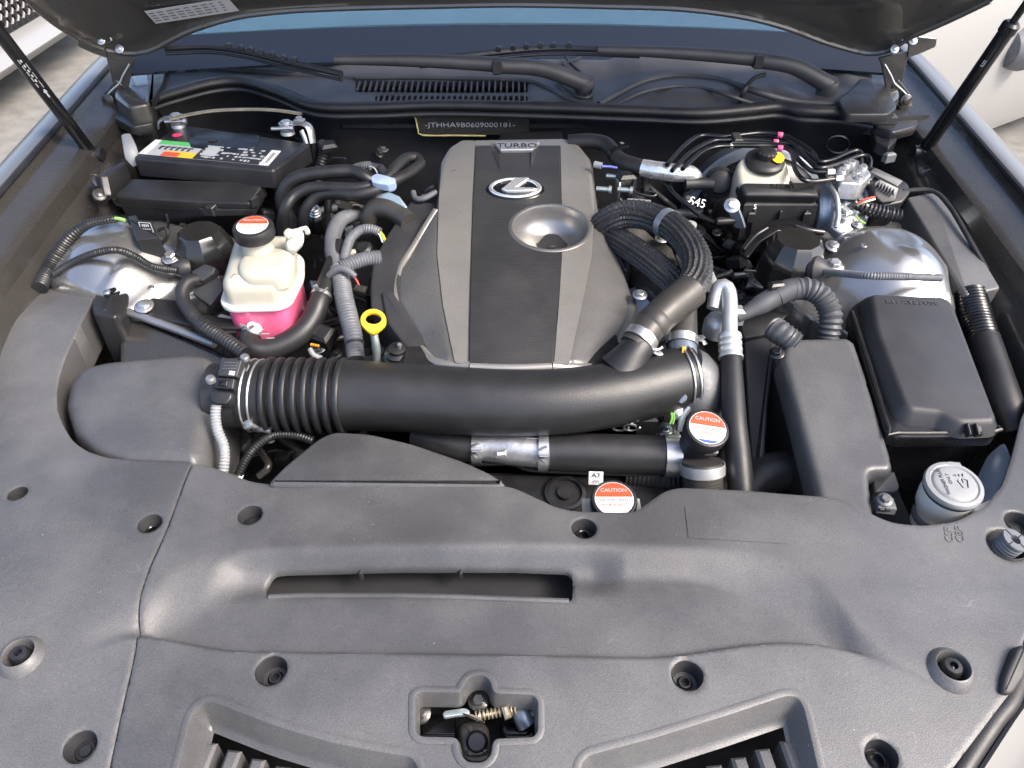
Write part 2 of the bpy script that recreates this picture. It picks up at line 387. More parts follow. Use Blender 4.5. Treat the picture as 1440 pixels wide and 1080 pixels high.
# ------------------------------------------------------------------ the car that carries the bay
car = thing('car', 'silver car standing with its hood raised over the open engine bay', 'car', (0, 1.3, 0))
rim_z = lambda y: float(np.interp(y, [.0,.3,.7,1.2,1.72,2.2], [.78,.84,.925,.98,1.03,1.06]))
for sg in (-1, 1):
    ys = np.linspace(.05, 1.85, 46); rings = []; ap = []; sl = []
    for y in ys:
        z = rim_z(y); fx = .875 + .0*y - max(0, .42-y)*.35
        rings.append([(sg*(fx+a), y, z+b) for a, b in ((-.006,-.012),(-.005,-.003),(0,.001),(.012,.0015),(.03,-.002),(.055,-.014),(.08,-.04),(.10,-.10),(.105,-.22),(.10,-.42),(.09,-.42),(.085,-.1),(.02,-.02))])
        st = float(np.interp(y, [.6,.95,1.3,1.6], [.0,.0,.0,.0]))
        ap.append([(sg*(fx-a), y, z-b) for a, b in ((.004,.006),(.012,.016),(.020,.020),(.062,.026),(.074,.032),(.080,.060),(.098,.072),(.112,.10),(.125,.22),(.13,.5))])
        sl.append((sg*(fx-.006), y, z-.001))
    put('fender', MB().loft(rings), M['satin'], car)
    put('inner_fender', MB().loft(ap, False, False, False), M['under'], car, label='dark grey painted inner fender channel')
    put('fender_seal', MB().tube(sl, .0055, 8, step=.03), M['rubber'], car)
# bay floor and firewall
put('bay_floor', MB().box((0,.95,.42), (1.66,1.5,.02)), M['dark'], car)
seal_px = [(214,143),(245,133),(300,119),(345,117),(395,132),(445,151),(520,153),(620,150),(760,153),(900,158),(985,161),(1050,156),(1095,152),(1130,158),(1185,161),(1228,168)]
seal = [P(a, b, 1.0) for a, b in seal_px]
fw = smooth_path(seal, .02)
ext = [fw[0]+Vector((-.13,.02,0))]+fw+[fw[-1]+Vector((.13,.02,0))]
fm = MB().loft([[(p.x, p.y+.022, .993) for p in ext], [(p.x, p.y+.018, .975) for p in ext], [(p.x, p.y+.03, .955) for p in ext], [(p.x, max(1.56, p.y+.03)-(0), .88) for p in ext], [(p.x, 1.52, .74) for p in ext], [(p.x, 1.44, .42) for p in ext]], False, False, False)
put('firewall', fm, M['black'], car)
pl = vplane(1.553)
vp = MB(); q = [(583,160),(589,182),(594,190),(744,190),(744,160)]
vp.mold(rp([(PY(a,b,1.553).x, PY(a,b,1.553).z) for a, b in q], .004), [(0,-.006),(0,0),(.001,.001)], pl)
vin = put('number_plate_panel', vp, M['under'], car, label='stamped number panel on the firewall')
c = PY(661,176,1.551); t = MB(); words(t, '-JTHHA5BC0G5000181-'.replace('JTHHA5BC0G5', 'JTHHA9B0609'), c, (1,0,0), (0,0,1), .0135, .0012, stretch=1.42)
put('stamped_number', t, M['lightloom'], vin)
put('sealant_bead', MB().tube([PY(a,b,1.55) for a,b in ((578,163),(584,166),(588,183),(594,190),(640,190.5),(683,191))], .0016, 6), M['sealant'], vin)
# rubber cowl seal
sm = MB().tube([s+Vector((0,0,.004)) for s in seal], .0125, 14, step=.012, ell=(1.1,.8))
sm.tube([s+Vector((0,-.008,-.012)) for s in seal], .006, 8, step=.012)
put('cowl_seal', sm, M['rubber'], car, label='long black rubber seal along the firewall top')
# cowl tray
fx_ = np.array([p.x for p in fw]); fy_ = np.array([p.y for p in fw])
front = lambda X: np.interp(X, fx_, fy_)+.012
def cowl_z(X, Y):
    d = Y-front(X)
    z = 1.001+.08*np.clip(d,0,.15)+.022*sst((d-.13)/.06)
    z = z + .016*sst((X-.20)/.08)*sst((d-.02)/.05)*sst((.62-X)/.08)
    return z
xs = np.linspace(-.76, .76, 60)
poly = [(x, float(front(x))) for x in xs] + [(x, 1.86-.10*(abs(x)/.76)**2) for x in xs[::-1]]
hl = [[tuple(PS(a,b,cowl_z,1.02)[:2]) for a, b in q_] for q_ in (((500,127.5),(742,128.5),(742,112.5),(500,111.5)), ((528,143),(742,143.5),(742,133),(527,132)))]
cow = put('cowl_tray', MB().sheet(poly, cowl_z, .008, hl, .003, .012), M['cowl'], car)
put('drain_tray', MB().box((-.1,1.68,.955), (.5,.24,.01)), M['dark'], cow)
for (x0, x1, y0, y1, n) in ((504,738,114,126.5,29),(532,738,133.5,142,27)):
    me = None
    for k in range(n):
        px = x0+(x1-x0)*k/(n-1); a = P(px-0, y1, 1.02); b = P(px, y0, 1.03)
        a = PS(px, y1, cowl_z, 1.02); b = PS(px, y0, cowl_z, 1.02)
        if me is None:
            L_ = (b-a).length*1.02; me = MB().box((0,0,-.005), (.0042, L_, .012), bev=.001).mesh('slat')
        ax = (b-a).normalized(); n_ = Vector((1,0,0)).cross(ax)
        place('slat', me, M['cowl'], cow, basis((a+b)/2, n_, (1,0,0)))
rb = MB()
for pts, r in (([(500,110),(600,110),(700,112),(745,115),(775,126),(800,140),(835,148)],.006), ([(842,148),(872,131),(905,115),(945,107),(985,108),(1020,114),(1065,130),(1110,142),(1160,147),(1215,150)],.007), ([(868,147),(905,130),(950,122),(990,124),(1030,137),(1060,147)],.004), ([(232,100),(300,97),(360,101),(420,106),(500,110)],.006)):
    rb.tube([PS(a,b,cowl_z,1.02)+Vector((0,0,.001)) for a, b in pts], r, 10, step=.015)
put('cowl_ridge', rb, M['cowl'], cow)
for sg, pts in ((-1, ((212,142),(205,100),(215,84),(235,92),(228,118))), (1, ((1178,140),(1205,118),(1216,90),(1240,100),(1262,150),(1250,160),(1190,160)))):
    b = MB().slab(pts, flat(1.022), .016, .004, .012); put('cowl_end_bracket', b, M['black'], car)
    b = MB().slab([(720+(a-720)*1, c_) for a, c_ in (((165,150),(212,148),(216,172),(185,178),(160,165)) if sg < 0 else ((1222,156),(1290,152),(1292,176),(1255,186),(1228,176)))], flat(.985), .018, .004, .01)
    put('corner_bracket', b, M['black'], car)
# windscreen: glass above a black printed border
ws = lambda y: 1.048+.50*(y-1.765)
def wsring(y0, y1, n=24, th=.005):
    rr = []
    for k in range(n+1):
        x = -.80+1.6*k/n; bow = -.10*(x/.8)**2
        rr.append([(x, y0+bow, ws(y0)), (x, y1+bow, ws(y1)), (x, y1+bow, ws(y1)-th), (x, y0+bow, ws(y0)-th)])
    return MB().loft(rr)
put('windscreen_border', wsring(1.74, 1.829), M['frit'], car, label='dark printed lower border of the windscreen')
put('windscreen', wsring(1.8295, 2.55), M['glass'], car)
ss = wsring(1.845, 2.5); ss.v = [(a*.93,b+.012,c-.012) for a,b,c in ss.v]; put('added_blue_panel', ss, M['added_blue_panel'], car)  # added panel behind the glass; its colour makes the pale blue strip
put('dashboard', MB().box((0,2.25,1.09), (1.45,.62,.05), (5,0,0), .01), M['steelblue'], car)
put('cabin_shell', MB().box((0,2.75,.78), (1.5,.4,.7), (0,0,0), .02), M['dark'], car)
# ------------------------------------------------------------------ hood, raised
HA = R(50)
hp = flat(0); hp.o = Vector((0,1.62,1.087)); hp.u = Vector((1,0,0)); hp.v = Vector((0,-math.cos(HA), math.sin(HA))); hp.n = Vector((0, math.sin(HA), math.cos(HA)))
crown = lambda u: .060*(1-np.clip(np.abs(u)/.80,0,1.2)**2)
def hood_uv(px, py, extra=0):
    d = ray(px, py); t = 1.6
    for _ in range(30):
        q = EYE+d*t-hp.o; u = q.dot(hp.u); h = float(crown(np.array(u)))+extra
        t = t+(h-q.dot(hp.n))/d.dot(hp.n)
    q = EYE+d*t-hp.o; return (q.dot(hp.u), q.dot(hp.v))
edge = [hood_uv(*a) for a in ((40,-2),(62,18),(108,50),(150,68),(193,73),(225,62),(262,43),(330,22),(400,13),(480,9),(600,6),(720,4),(840,6),(960,10),(1050,22),(1110,38),(1170,60),(1233,73),(1275,52),(1330,28),(1392,-2))]
edge = [tuple(p[:2]) for p in smooth_path([(a,b,0) for a,b in edge], .02)]
hv = .98
outl = edge + [(edge[-1][0]+.03, .3),(.84,.6),(.80,.85),(.66,hv),(0,hv+.03),(-.66,hv),(-.80,.85),(-.84,.6),(edge[0][0]-.03,.3)]
def hood_h(X, Y):                                # pressed frame of the inner panel
    z = crown(X)
    return z - .012*sst((np.abs(X)-.52)/.06)*sst((.72-np.abs(X))/.06)*sst((Y-.10)/.05) - .010*sst((Y-.10)/.03)*sst((.22-Y)/.03)*sst((.6-np.abs(X))/.1)
b = MB().sheet(outl, hood_h, .012, edge=.008, rim=0)
b.v = [tuple(hp.at(x,y,z)) for x,y,z in b.v]
hood = put('hood', b, M['hoodpaint'], car, label='raised hood, dark painted inner panel in view')
b = MB().sheet(outl, lambda X,Y: crown(X)+.022, .02, edge=-1, rim=.03); b.v = [tuple(hp.at(x,y,z)) for x,y,z in b.v]
put('outer_skin', b, M['silver'], hood)
hs = MB(); hs.tube([hp.at(u,v,float(crown(np.array(u)))-.004) for u,v in edge[::2]], .006, 8, step=.02); put('edge_fold', hs, M['hoodpaint'], hood)
lab = [hood_uv(a,b_,-.008) for a,b_ in ((203,18),(320,-1),(336,17),(219,35))]
lp = flat(0); lp.o, lp.u, lp.v, lp.n = hp.o.copy(), hp.u, hp.v, -hp.n
um = sum(a[0] for a in lab)/4; hz = float(crown(np.array(um)))
lm = MB(); vs = [hp.at(u, v, float(crown(np.array(u)))-.0045) for u, v in lab]; vs2 = [hp.at(u, v, float(crown(np.array(u)))-.0055) for u, v in lab]
lm.add(vs+vs2, [(0,1,2,3),(4,5,6,7),(0,1,5,4),(1,2,6,5),(2,3,7,6),(3,0,4,7)])
lb = put('label_sticker', lm, M['greyink'], hood, label='pale grey printed sticker')
pr = MB(); e0 = vs2[0]; ex = vs2[1]-vs2[0]; ey = vs2[3]-vs2[0]; nn = ex.cross(ey).normalized(); nn = nn if nn.y < 0 else -nn
for k in range(9):
    for r_ in range(4):
        a = .02+.105*k+random.random()*.01; l = .06+.03*random.random(); v0 = .15+.2*r_
        if k > 6: l *= .5
        q = [e0+ex*a+ey*v0, e0+ex*(a+l)+ey*v0, e0+ex*(a+l)+ey*(v0+.08), e0+ex*a+ey*(v0+.08)]
        pr.add([p+nn*.0006 for p in q], [(0,1,2,3)])
put('print', pr, M['loom'], lb)
# hood hinges
for sg in (-1, 1):
    X = lambda a: a if sg < 0 else 1426-a
    hg = MB(); y0 = 1.615
    pv = vplane(y0); pv.n = Vector((0,-1,0))
    def vpoly(pts, y, th, bev=.001, rn=.003):
        q = vplane(y); q.n = Vector((0,-1,0)); return rp([(PY(X(a),b,y).x, PY(X(a),b,y).z) for a,b in pts], rn), [(0,-th),(0,-bev),(bev,0)], q
    hg.mold(*vpoly([(108,54),(155,51),(158,60),(148,63),(150,82),(128,74),(110,66)], 1.60, .004))
    hg.mold(*vpoly([(147,72),(190,82),(186,92),(182,112),(178,132),(172,130),(170,112),(158,118),(155,104),(152,92)], 1.603, .006))
    hg.mold(*vpoly([(162,112),(172,120),(160,145),(150,152),(143,144),(146,132)], 1.60, .006))
    hi = put('hood_hinge', hg, M['under'], car)
    for (a,b) in ((142,57),(168,69)): put('hinge_bolt', MB().bolt(PY(X(a),b,1.597), (0,-.8,.5), .0045, .005), M['zinc'], hi)
    put('hinge_pivot', MB().bolt(PY(X(152),141,1.592), (0,-1,.2), .0065, .005), M['under'], hi)
    put('plated_edge', MB().tube([PY(X(a),b,1.596) for a,b in ((112,54),(130,52),(152,50),(157,57))], .0018, 8), M['drawn'], hi)
    put('plated_edge', MB().tube([PY(X(a),b,1.597) for a,b in ((182,90),(172,108),(168,117),(156,128),(148,137))], .0018, 8), M['drawn'], hi)
    put('hinge_base', MB().slab([(X(a),b) for a,b in ((168,80),(200,82),(214,110),(210,145),(180,150),(160,135))], flat(1.02), .06, .006, .012), M['under'], hi)
# wipers
def wiper(pivot, joint, tip, blade, name_lab):
    wmb = MB(); pts = [PS(*pivot, cowl_z, 1.03)+Vector((0,0,.018)), P(*joint, 1.075)]
    mid = (pts[0]+pts[1])/2+Vector((0,0,.012))
    wmb.tube([pts[0], mid, pts[1]], [.019,.017,.016], 14, ell=(1,.95))
    wr = put('wiper', wmb, M['cowl'], car, label=name_lab)
    put('pivot_cap', MB().lathe([(.02,-.02),(.02,.006),(.016,.012),(.006,.015)], pts[0], (0,-.3,1), 18), M['cowl'], wr)
    tp = P(*tip, 1.10); a2 = MB().tube([pts[1]-(tp-pts[1]).normalized()*.01, pts[1]+Vector((0,0,.002)), (pts[1]+tp)/2+Vector((0,0,.004)), tp], [.016,.0155,.013,.009], 14, ell=(1,.95)); put('wiper_arm', a2, M['cowl'], wr)
    jb = MB().box(pts[1], (.018,.040,.026), (0,0,10), .003); put('arm_joint', jb, M['black'], wr)
    B = [P(a,b,1.085) for a,b in blade]; bl = MB().tube(B, .0065, 8); bl.tube([p+Vector((0,-.004,-.010)) for p in B], .003, 8)
    put('wiper_blade', bl, M['rubber'], wr)
    pth = smooth_path(B, .014)
    m0 = len(pth)//2
    for k in range(max(1, m0-6), min(len(pth)-1, m0+7)):
        if k % 2: put('blade_clip', MB().box(pth[k]+Vector((0,0,.007)), (.010,.016,.010), (0,0,0), .002), M['black'], wr)
wiper((822,130),(697,92),(470,84),[(232,68),(290,66),(340,72),(400,86),(480,104)], 'wiper reaching left from the middle of the cowl')
wiper((1162,132),(1062,84),(840,70),[(590,86),(660,78),(740,70),(800,68),(900,72)], 'wiper reaching left from the far right of the cowl')
put('washer_tube', MB().tube([PS(a,b,cowl_z,1.03)+Vector((0,0,.01)) for a,b in ((815,88),(792,98),(784,112),(793,130),(812,143),(830,142),(832,126),(815,108),(800,94),(795,86))], .0032, 8), M['rubber'], car)
put('washer_nozzle_hose', MB().tube([PS(a,b,cowl_z,1.03)+Vector((0,0,h)) for a,b,h in ((1040,146,.004),(1046,134,.012),(1058,124,.02),(1072,120,.022))], .005, 8), M['rubber'], car)
# strut towers and side members, left and right, painted silver
def tower_z(cx, cy, rx, ry, top, foot):
    return lambda X, Y: foot+(top-foot)*sst(1.15-np.sqrt(((X-cx)/rx)**2+((Y-cy)/ry)**2))+.006*np.sin(X*40+Y*23)*0
def tower(pxpoly, zf, foot, c_px, lab):
    poly = [tuple(PS(a,b,zf,.9)[:2]) for a,b in pxpoly]
    poly = [p[:2] for p in rp(poly, .02, 5)]
    tw = put('strut_tower', MB().sheet(poly, zf, .004, edge=.006, rim=.05), M['silver'], car, label=lab)
    for a,b in c_px:
        q = PS(a,b,zf,.9); put('weld_dimple', MB().lathe([(.0055,-.001),(.0045,.0012),(.002,.0004)], q, (0,0,1), 14), M['silver'], tw)
    return tw
c1 = P(150,335,.93); zl = lambda X,Y: .862+.007*sst((np.sin((X-Y*.6)*34)-.2)/.5)*sst((1.12-Y)/.05)+.078*sst(1.25-np.sqrt(((X-c1.x)/.115)**2+((Y-c1.y)/.13)**2))+.018*sst(1.2-np.sqrt(((X-P(290,370,.88).x)/.10)**2+((Y-P(290,370,.88).y)/.09)**2))
tower([(66,392),(85,355),(105,322),(150,300),(205,300),(260,318),(330,330),(340,372),(300,400),(250,425),(190,430),(140,412),(100,402),(70,402)], zl, .86, ((150,410),(170,392),(190,384),(212,404),(132,372)), 'silver strut tower behind the left air box')
c2 = P(1262,335,.95); zr = lambda X,Y: .862+.007*sst((np.sin((X+Y*.6)*30)-.2)/.5)*sst((1.10-Y)/.05)+.085*sst(1.25-np.sqrt(((X-c2.x)/.125)**2+((Y-c2.y)/.14)**2))+.018*sst(1.2-np.sqrt(((X-P(1140,380,.88).x)/.11)**2+((Y-P(1140,380,.88).y)/.09)**2))
tower([(1080,395),(1085,345),(1130,325),(1190,318),(1250,300),(1300,305),(1318,350),(1335,390),(1350,440),(1290,432),(1215,425),(1195,470),(1130,440)], zr, .86, ((1215,345),(1240,400),(1270,408),(1300,330),(1200,380)), 'silver strut tower behind the relay box on the right')
# longitudinal side member beside the left air box
sm = MB().slab([(165,430),(310,470),(345,500),(345,520),(165,515)], tilt((165,430,.862),(310,470,.85),(165,500,.83)), .25, .012, .01)
put('side_member', sm, M['under'], car, label='dark side member with a silver upper edge')
put('member_edge', MB().tube([P(164,434,.868),P(200,446,.866),P(245,462,.860),P(302,484,.852)], .007, 10), M['dimsilver'], car)
sm = MB().slab([(1130,440),(1200,430),(1240,700),(1120,690)], flat(.74), .25, .012, .01); put('side_member', sm, M['under'], car)
bk = MB().slab([(190,440),(213,418),(262,424),(275,440),(340,450),(345,462),(283,460)], tilt((190,440,.872),(340,455,.868),(213,418,.875)), .006, .002, .006); put('bracket_plate', bk, M['black'], car)
bb = MB(); bb.bolt(P(203,431,.877), (0,-.2,1), .008, .008); put('bracket_bolt', bb, M['zinc'], car)
bb = MB(); bb.bolt(P(241,362,.905), (0,-.3,1), .008, .010); put('tower_bolt', bb, M['zinc'], car)
bb = MB(); bb.bolt(P(1172,374,.915), (0,-.3,1), .008, .012); put('tower_bolt', bb, M['zinc'], car)
bb = MB(); bb.bolt(P(1299,413,.89), (0,-.3,1), .006, .008); put('tower_bolt', bb, M['zinc'], car)
# brackets on the left inner fender beside the battery
for pts, z in (([(132,262),(160,240),(178,228),(186,240),(185,262),(160,280),(140,285)], .95), ([(128,250),(140,246),(146,276),(138,290),(128,270)], .955)):
    put('fender_bracket', MB().slab(pts, tilt((*pts[0],z),(*pts[2],z+.005),(*pts[-1],z-.03)), .012, .003, .004), M['black'], car)
for a,b in ((139,255),(140,274)): put('fender_bolt', MB().bolt(P(a,b,.962), (.5,-.5,.7), .006, .006), M['under'], car)
# plastic cap strip over the right inner fender
cs = MB().slab([(1275,277),(1312,270),(1335,285),(1408,405),(1358,416)], tilt((1275,277,.955),(1312,270,.96),(1358,416,.905)), .05, .004, .006)
ch = put('cable_channel', cs, M['cover'], label='long dark plastic wiring channel along the right inner fender', cat='wiring channel')
# ------------------------------------------------------------------ gas struts
for sg, (fa, fb), (ua, ub), lab in ((-1, (130,217), (0,47), 'slim black gas strut holding the hood at the left'), (1, (1299,213), (1424,32), 'slim black gas strut holding the hood at the right')):
    A = P(fa, fb, .955); B = PX(ua, ub, sg*.83); d = (B-A).normalized(); T = thing('gas_strut', lab, 'gas strut', A, 'hood gas struts')
    C_ = A+d*.36
    cyl = MB().lathe([(.0105,0),(.0115,.004),(.0115,(C_-A).length-.004),(.0095,(C_-A).length)], A, d, 20, True)
    if sg > 0:
        L0 = (B-A).length*.93; cyl = MB().lathe([(.0115,0),(.0125,.004),(.0125,L0),(.0145,L0+.002),(.0145,L0+.016),(.010,L0+.02)], A, d, 20, True); C_ = A+d*L0
    put('cylinder', cyl, M['gloss'], T)
    put('piston_rod', MB().lathe([(.006,0),(.006,.50)], C_, d, 14, True), M['gloss'], T)
    jt = MB().lathe([(.009,-.02),(.014,-.015),(.014,.008),(.010,.012)], A, d, 16, True); jt.lathe([(.012,0),(.012,.02)], A, (-sg,0,0), 14, True); put('ball_joint', jt, M['black'], T)
    put('foot_plate', MB().slab([(fa+s_*sg,fb+t_) for s_,t_ in ((18,-14),(18,22),(-8,30),(-14,-4))], tilt((fa,fb-10,.95),(fa-12*sg,fb+20,.938),(fa+12*sg,fb+10,.948)), .01, .002, .01), M['under'], T)
    pr = MB()
    side = d.cross(Vector((0,0,1))).normalized(); nrm = (EYE-(A+d*.16)).normalized(); nrm = (nrm-d*nrm.dot(d)).normalized(); xd = nrm.cross(d)
    o_ = A+d*(.15 if sg < 0 else .19)+nrm*(.0116 if sg < 0 else .0126)
    def bar(u0, u1, w0, w1): pr.add([o_+d*u+xd*w_+nrm*h for h in (0,.0003) for u,w_ in ((u0,w0),(u1,w0),(u1,w1),(u0,w1))], [(4,5,6,7),(0,1,5,4),(1,2,6,5),(2,3,7,6),(3,0,4,7)])
    if sg < 0:
        for k in range(5): bar(.012*k+.02, .012*k+.029, .003, .0042); bar(.010*k+.03, .010*k+.035, -.001, .0015)
        for k in range(3): bar(.018*k+.016, .018*k+.030, -.004, -.003)
        bar(-.004,.006,-.0025,.0); bar(.006,.010,-.004,.0015); bar(.010,.013,-.0025,0)
    else: bar(0,.012,-.001,.0004); bar(.0,.002,.001,.004); bar(.004,.012,.002,.0034)
    put('print', pr, M['greyink'], T, kind='stuff')
# ------------------------------------------------------------------ neighbours
nb = thing('parked_car', 'white parked car at the top left, black mesh grille and bumper in view', 'car', (-3.3,4.3,0), 'neighbouring parked cars')
bx = MB(); rings = []
for z, x in ((.16,-2.85),(.20,-2.68),(.26,-2.62),(.30,-2.64),(.33,-2.70)): rings.append([(x, y, z) for y in np.linspace(2.6,5.8,10)]+[(-4.2,5.8,z),(-4.2,2.6,z)])
put('bumper', bx.loft(rings), M['carwhite'], nb)
put('body', MB().box((-3.6,4.2,.72), (1.5,3.2,.75), bev=.12), M['carwhite'], nb)
put('grille_back', MB().box((-2.8,4.2,.55), (.1,3.0,.44)), M['dark'], nb)
gm = put('grille', MB().box((-2.735,4.2,.78), (.05,3.0,.03), bev=.01), M['gloss'], nb)
me = MB().lathe([(.034,0),(.026,.012),(.010,.02)], (0,0,0), (1,0,0), 4, False).mesh('grille_cell')
cnt = 0
for i in range(34):
    for j in range(9):
        y = 3.35+.062*i+(.031 if j % 2 else 0); z = .37+.043*j
        place('grille_cell', me, M['gloss'], gm, Matrix.Translation((-2.75, y, z)) @ Matrix.Rotation(0, 4, 'X')); cnt += 1
n2 = thing('parked_car', 'white parked car beyond the right fender, door mirror and side window in view', 'car', (3.0,4.0,0), 'neighbouring parked cars')
A = Vector((2.09,3.39,.25)); dr = Vector((.83,.55,0)).normalized(); nr = Vector((dr.y,-dr.x,0))   # towards us
def sec(pr): return [[A+dr*s+nr*a+Vector((0,0,b-.25)) for a,b in pr] for s in np.linspace(-1.6,2.6,14)]
put('body', MB().loft(sec([(-.04,.16),(.0,.24),(.035,.40),(.05,.62),(.04,.80),(-.01,.92),(-.05,.95),(-1.4,.95),(-1.4,.16)])), M['carwhite'], n2)
put('side_window', MB().loft(sec([(-.07,.952),(-.30,1.32),(-.33,1.32),(-1.3,1.30),(-1.3,.952)])), M['frit'], n2)
put('window_trim', MB().loft(sec([(-.045,.952),(-.05,.972),(-.07,.974),(-.07,.952)])), M['gloss'], n2)
mp = P(1432,66,.98); mc = PY(1436,66,3.35)
mm = MB().lathe([(.03,-.10),(.075,-.07),(.095,0),(.085,.05),(.04,.075)], mc, (1,.2,0), 20, True); put('door_mirror', mm, M['loom'], n2)
# ================================================================== panels over the radiator
def cvz0(X, Y): return .864-.018*(X/.78)**2-.30*np.maximum(0, .50-Y)**1.5
def yline(pts, z=.85):
    q = sorted([tuple(P(a,b,z)[:2]) for a,b in pts]); q = sorted([tuple(t[:2]) for t in smooth_path([(a,b,0) for a,b in q], .006)]); xs, ys = np.array([a[0] for a in q]), np.array([a[1] for a in q])
    return lambda X: np.interp(X, xs, ys)
yr = yline([(20,975),(60,935),(130,890),(200,848),(262,800),(330,785),(420,780),(720,776),(950,780),(1060,788),(1120,806),(1160,836),(1200,880),(1240,915),(1275,935),(1330,960)])
yf = yline([(20,960),(70,936),(130,926),(160,915),(195,906),(225,908),(270,916),(330,925),(440,928),(720,932),(900,935),(960,931),(1010,924),(1070,916),(1130,915),(1180,922),(1240,940),(1330,975)], .845)
def cvz(X, Y):
    z = cvz0(X, Y)
    dr, df = yr(X)-Y, Y-yf(X)
    wd_ = .042+.06*sst((-X-.26)/.14)+.045*sst((X-.20)/.14); S = sst((dr+.006)/wd_)*sst(df/(.012+.02*sst((-X-.38)/.06)))*sst((X+.60)/.14)*sst((.50-X)/.12)
    z = z-.019*S
    # bulge ahead of the slot mouth
    z = z-.010*sst(dr/.02)*sst((.060-dr)/.035)*sst((X+.34)/.04)*sst((.13-X)/.04)
    # gentle sag between the side humps
    z = z+.010*sst((X-.33)/.22)*sst((Y-.50)/.12)+.006*sst((-X-.42)/.2)*sst((.72-Y)/.2)
    z = z+.030*sst((Y-.84)/.16)*sst((-X-.50)/.10)
    return z
def C(px, py): return PS(px, py, cvz, .85)
def cpoly(pts, rn=.01, n=5): return rp([tuple(C(a,b)[:2]) for a,b in pts], rn, n)
slot = cpoly([(374,838),(372,826),(384,806),(400,804),(560,800),(720,800),(798,803),(806,812),(805,845),(790,845),(640,840),(480,838)], .006)
latch = cpoly([(584,978),(592,974),(648,975),(653,962),(662,952),(680,950),(690,958),(694,976),(750,978),(757,986),(757,1030),(750,1038),(694,1040),(692,1062),(680,1074),(656,1073),(646,1060),(644,1038),(592,1037),(584,1030)], .006)
gl = cpoly([(225,1190),(249,1080),(269,1002),(284,986),(302,986),(390,1020),(465,1042),(540,1057),(578,1062),(589,1075),(592,1110),(596,1190)], .008)
gr = cpoly([(815,1190),(812,1110),(815,1075),(826,1061),(920,1036),(1020,1005),(1104,977),(1122,978),(1132,994),(1152,1080),(1180,1190)], .008)
clips_main = [(352,724,.0142,'clip'),(822,743,.0142,'open'),(382,942,.0155,'deep'),(967,949,.0155,'deep'),(1337,941,.0165,'stop'),(1240,1062,.015,'open'),(1434,735,.0165,'clip')]
clips_left = [(24,693,.012,'hole'),(211,736,.0135,'open'),(30,923,.0155,'stop'),(113,1049,.015,'clip')]
def circ(c, r, n=28): return [(c.x+r*math.cos(2*math.pi*k/n), c.y+r*math.sin(2*math.pi*k/n)) for k in range(n)]
bump_c = C(1416,766)
gap = [(272,650),(262,672),(235,745),(212,795),(200,830),(195,865),(193,905),(186,940),(172,1000),(155,1080),(135,1190)]
main_out = cpoly(gap[::-1]+[(300,657),(330,667),(352,677),(390,681),(700,681),(725,686),(755,700),(785,714),(815,719),(893,720),(915,704),(935,690),(955,685),(1050,689),(1170,698),(1200,706),(1225,722),(1255,735),(1300,739),(1345,733),(1385,712),(1410,682),(1424,640),(1436,590),(1448,560),(1500,525),(1640,540),(1730,640),(1700,780),(1540,860),(1448,884),(1440,905),(1436,935),(1432,960),(1412,985),(1340,1080),(1260,1190)], .012)
cover = thing('radiator_cover', 'broad grained grey plastic cover across the front of the bay', 'cover panel', (0,.5,.75))
hl = [slot, latch, gl, gr]+[circ(C(a,b), r) for a,b,r,_ in clips_main]+[circ(bump_c, .021)]
put('panel', MB().sheet(main_out, cvz, .0026, hl, .0014, .006), M['cover'], cover, sharp=50)
left = thing('side_cover', 'grained grey plastic side cover at the left, wrapping round the air box', 'cover panel', (-.62,.6,.75))
left_out = cpoly([(a-2.0,b) for a,b in gap]+[(60,1190),(-10,1090),(-90,1000),(-230,840),(-270,680),(-190,540),(-60,490),(2,436),(18,404),(32,403),(119,407),(130,411),(131,421),(122,440),(106,472),(91,503),(83,528),(79,552),(80,576),(88,598),(102,620),(122,634),(150,643),(200,647),(262,648)], .012)
hl = [circ(C(a,b), r) for a,b,r,_ in clips_left]
put('panel', MB().sheet(left_out, cvz, .0026, hl, .0014, .070), M['cover'], left, sharp=50)
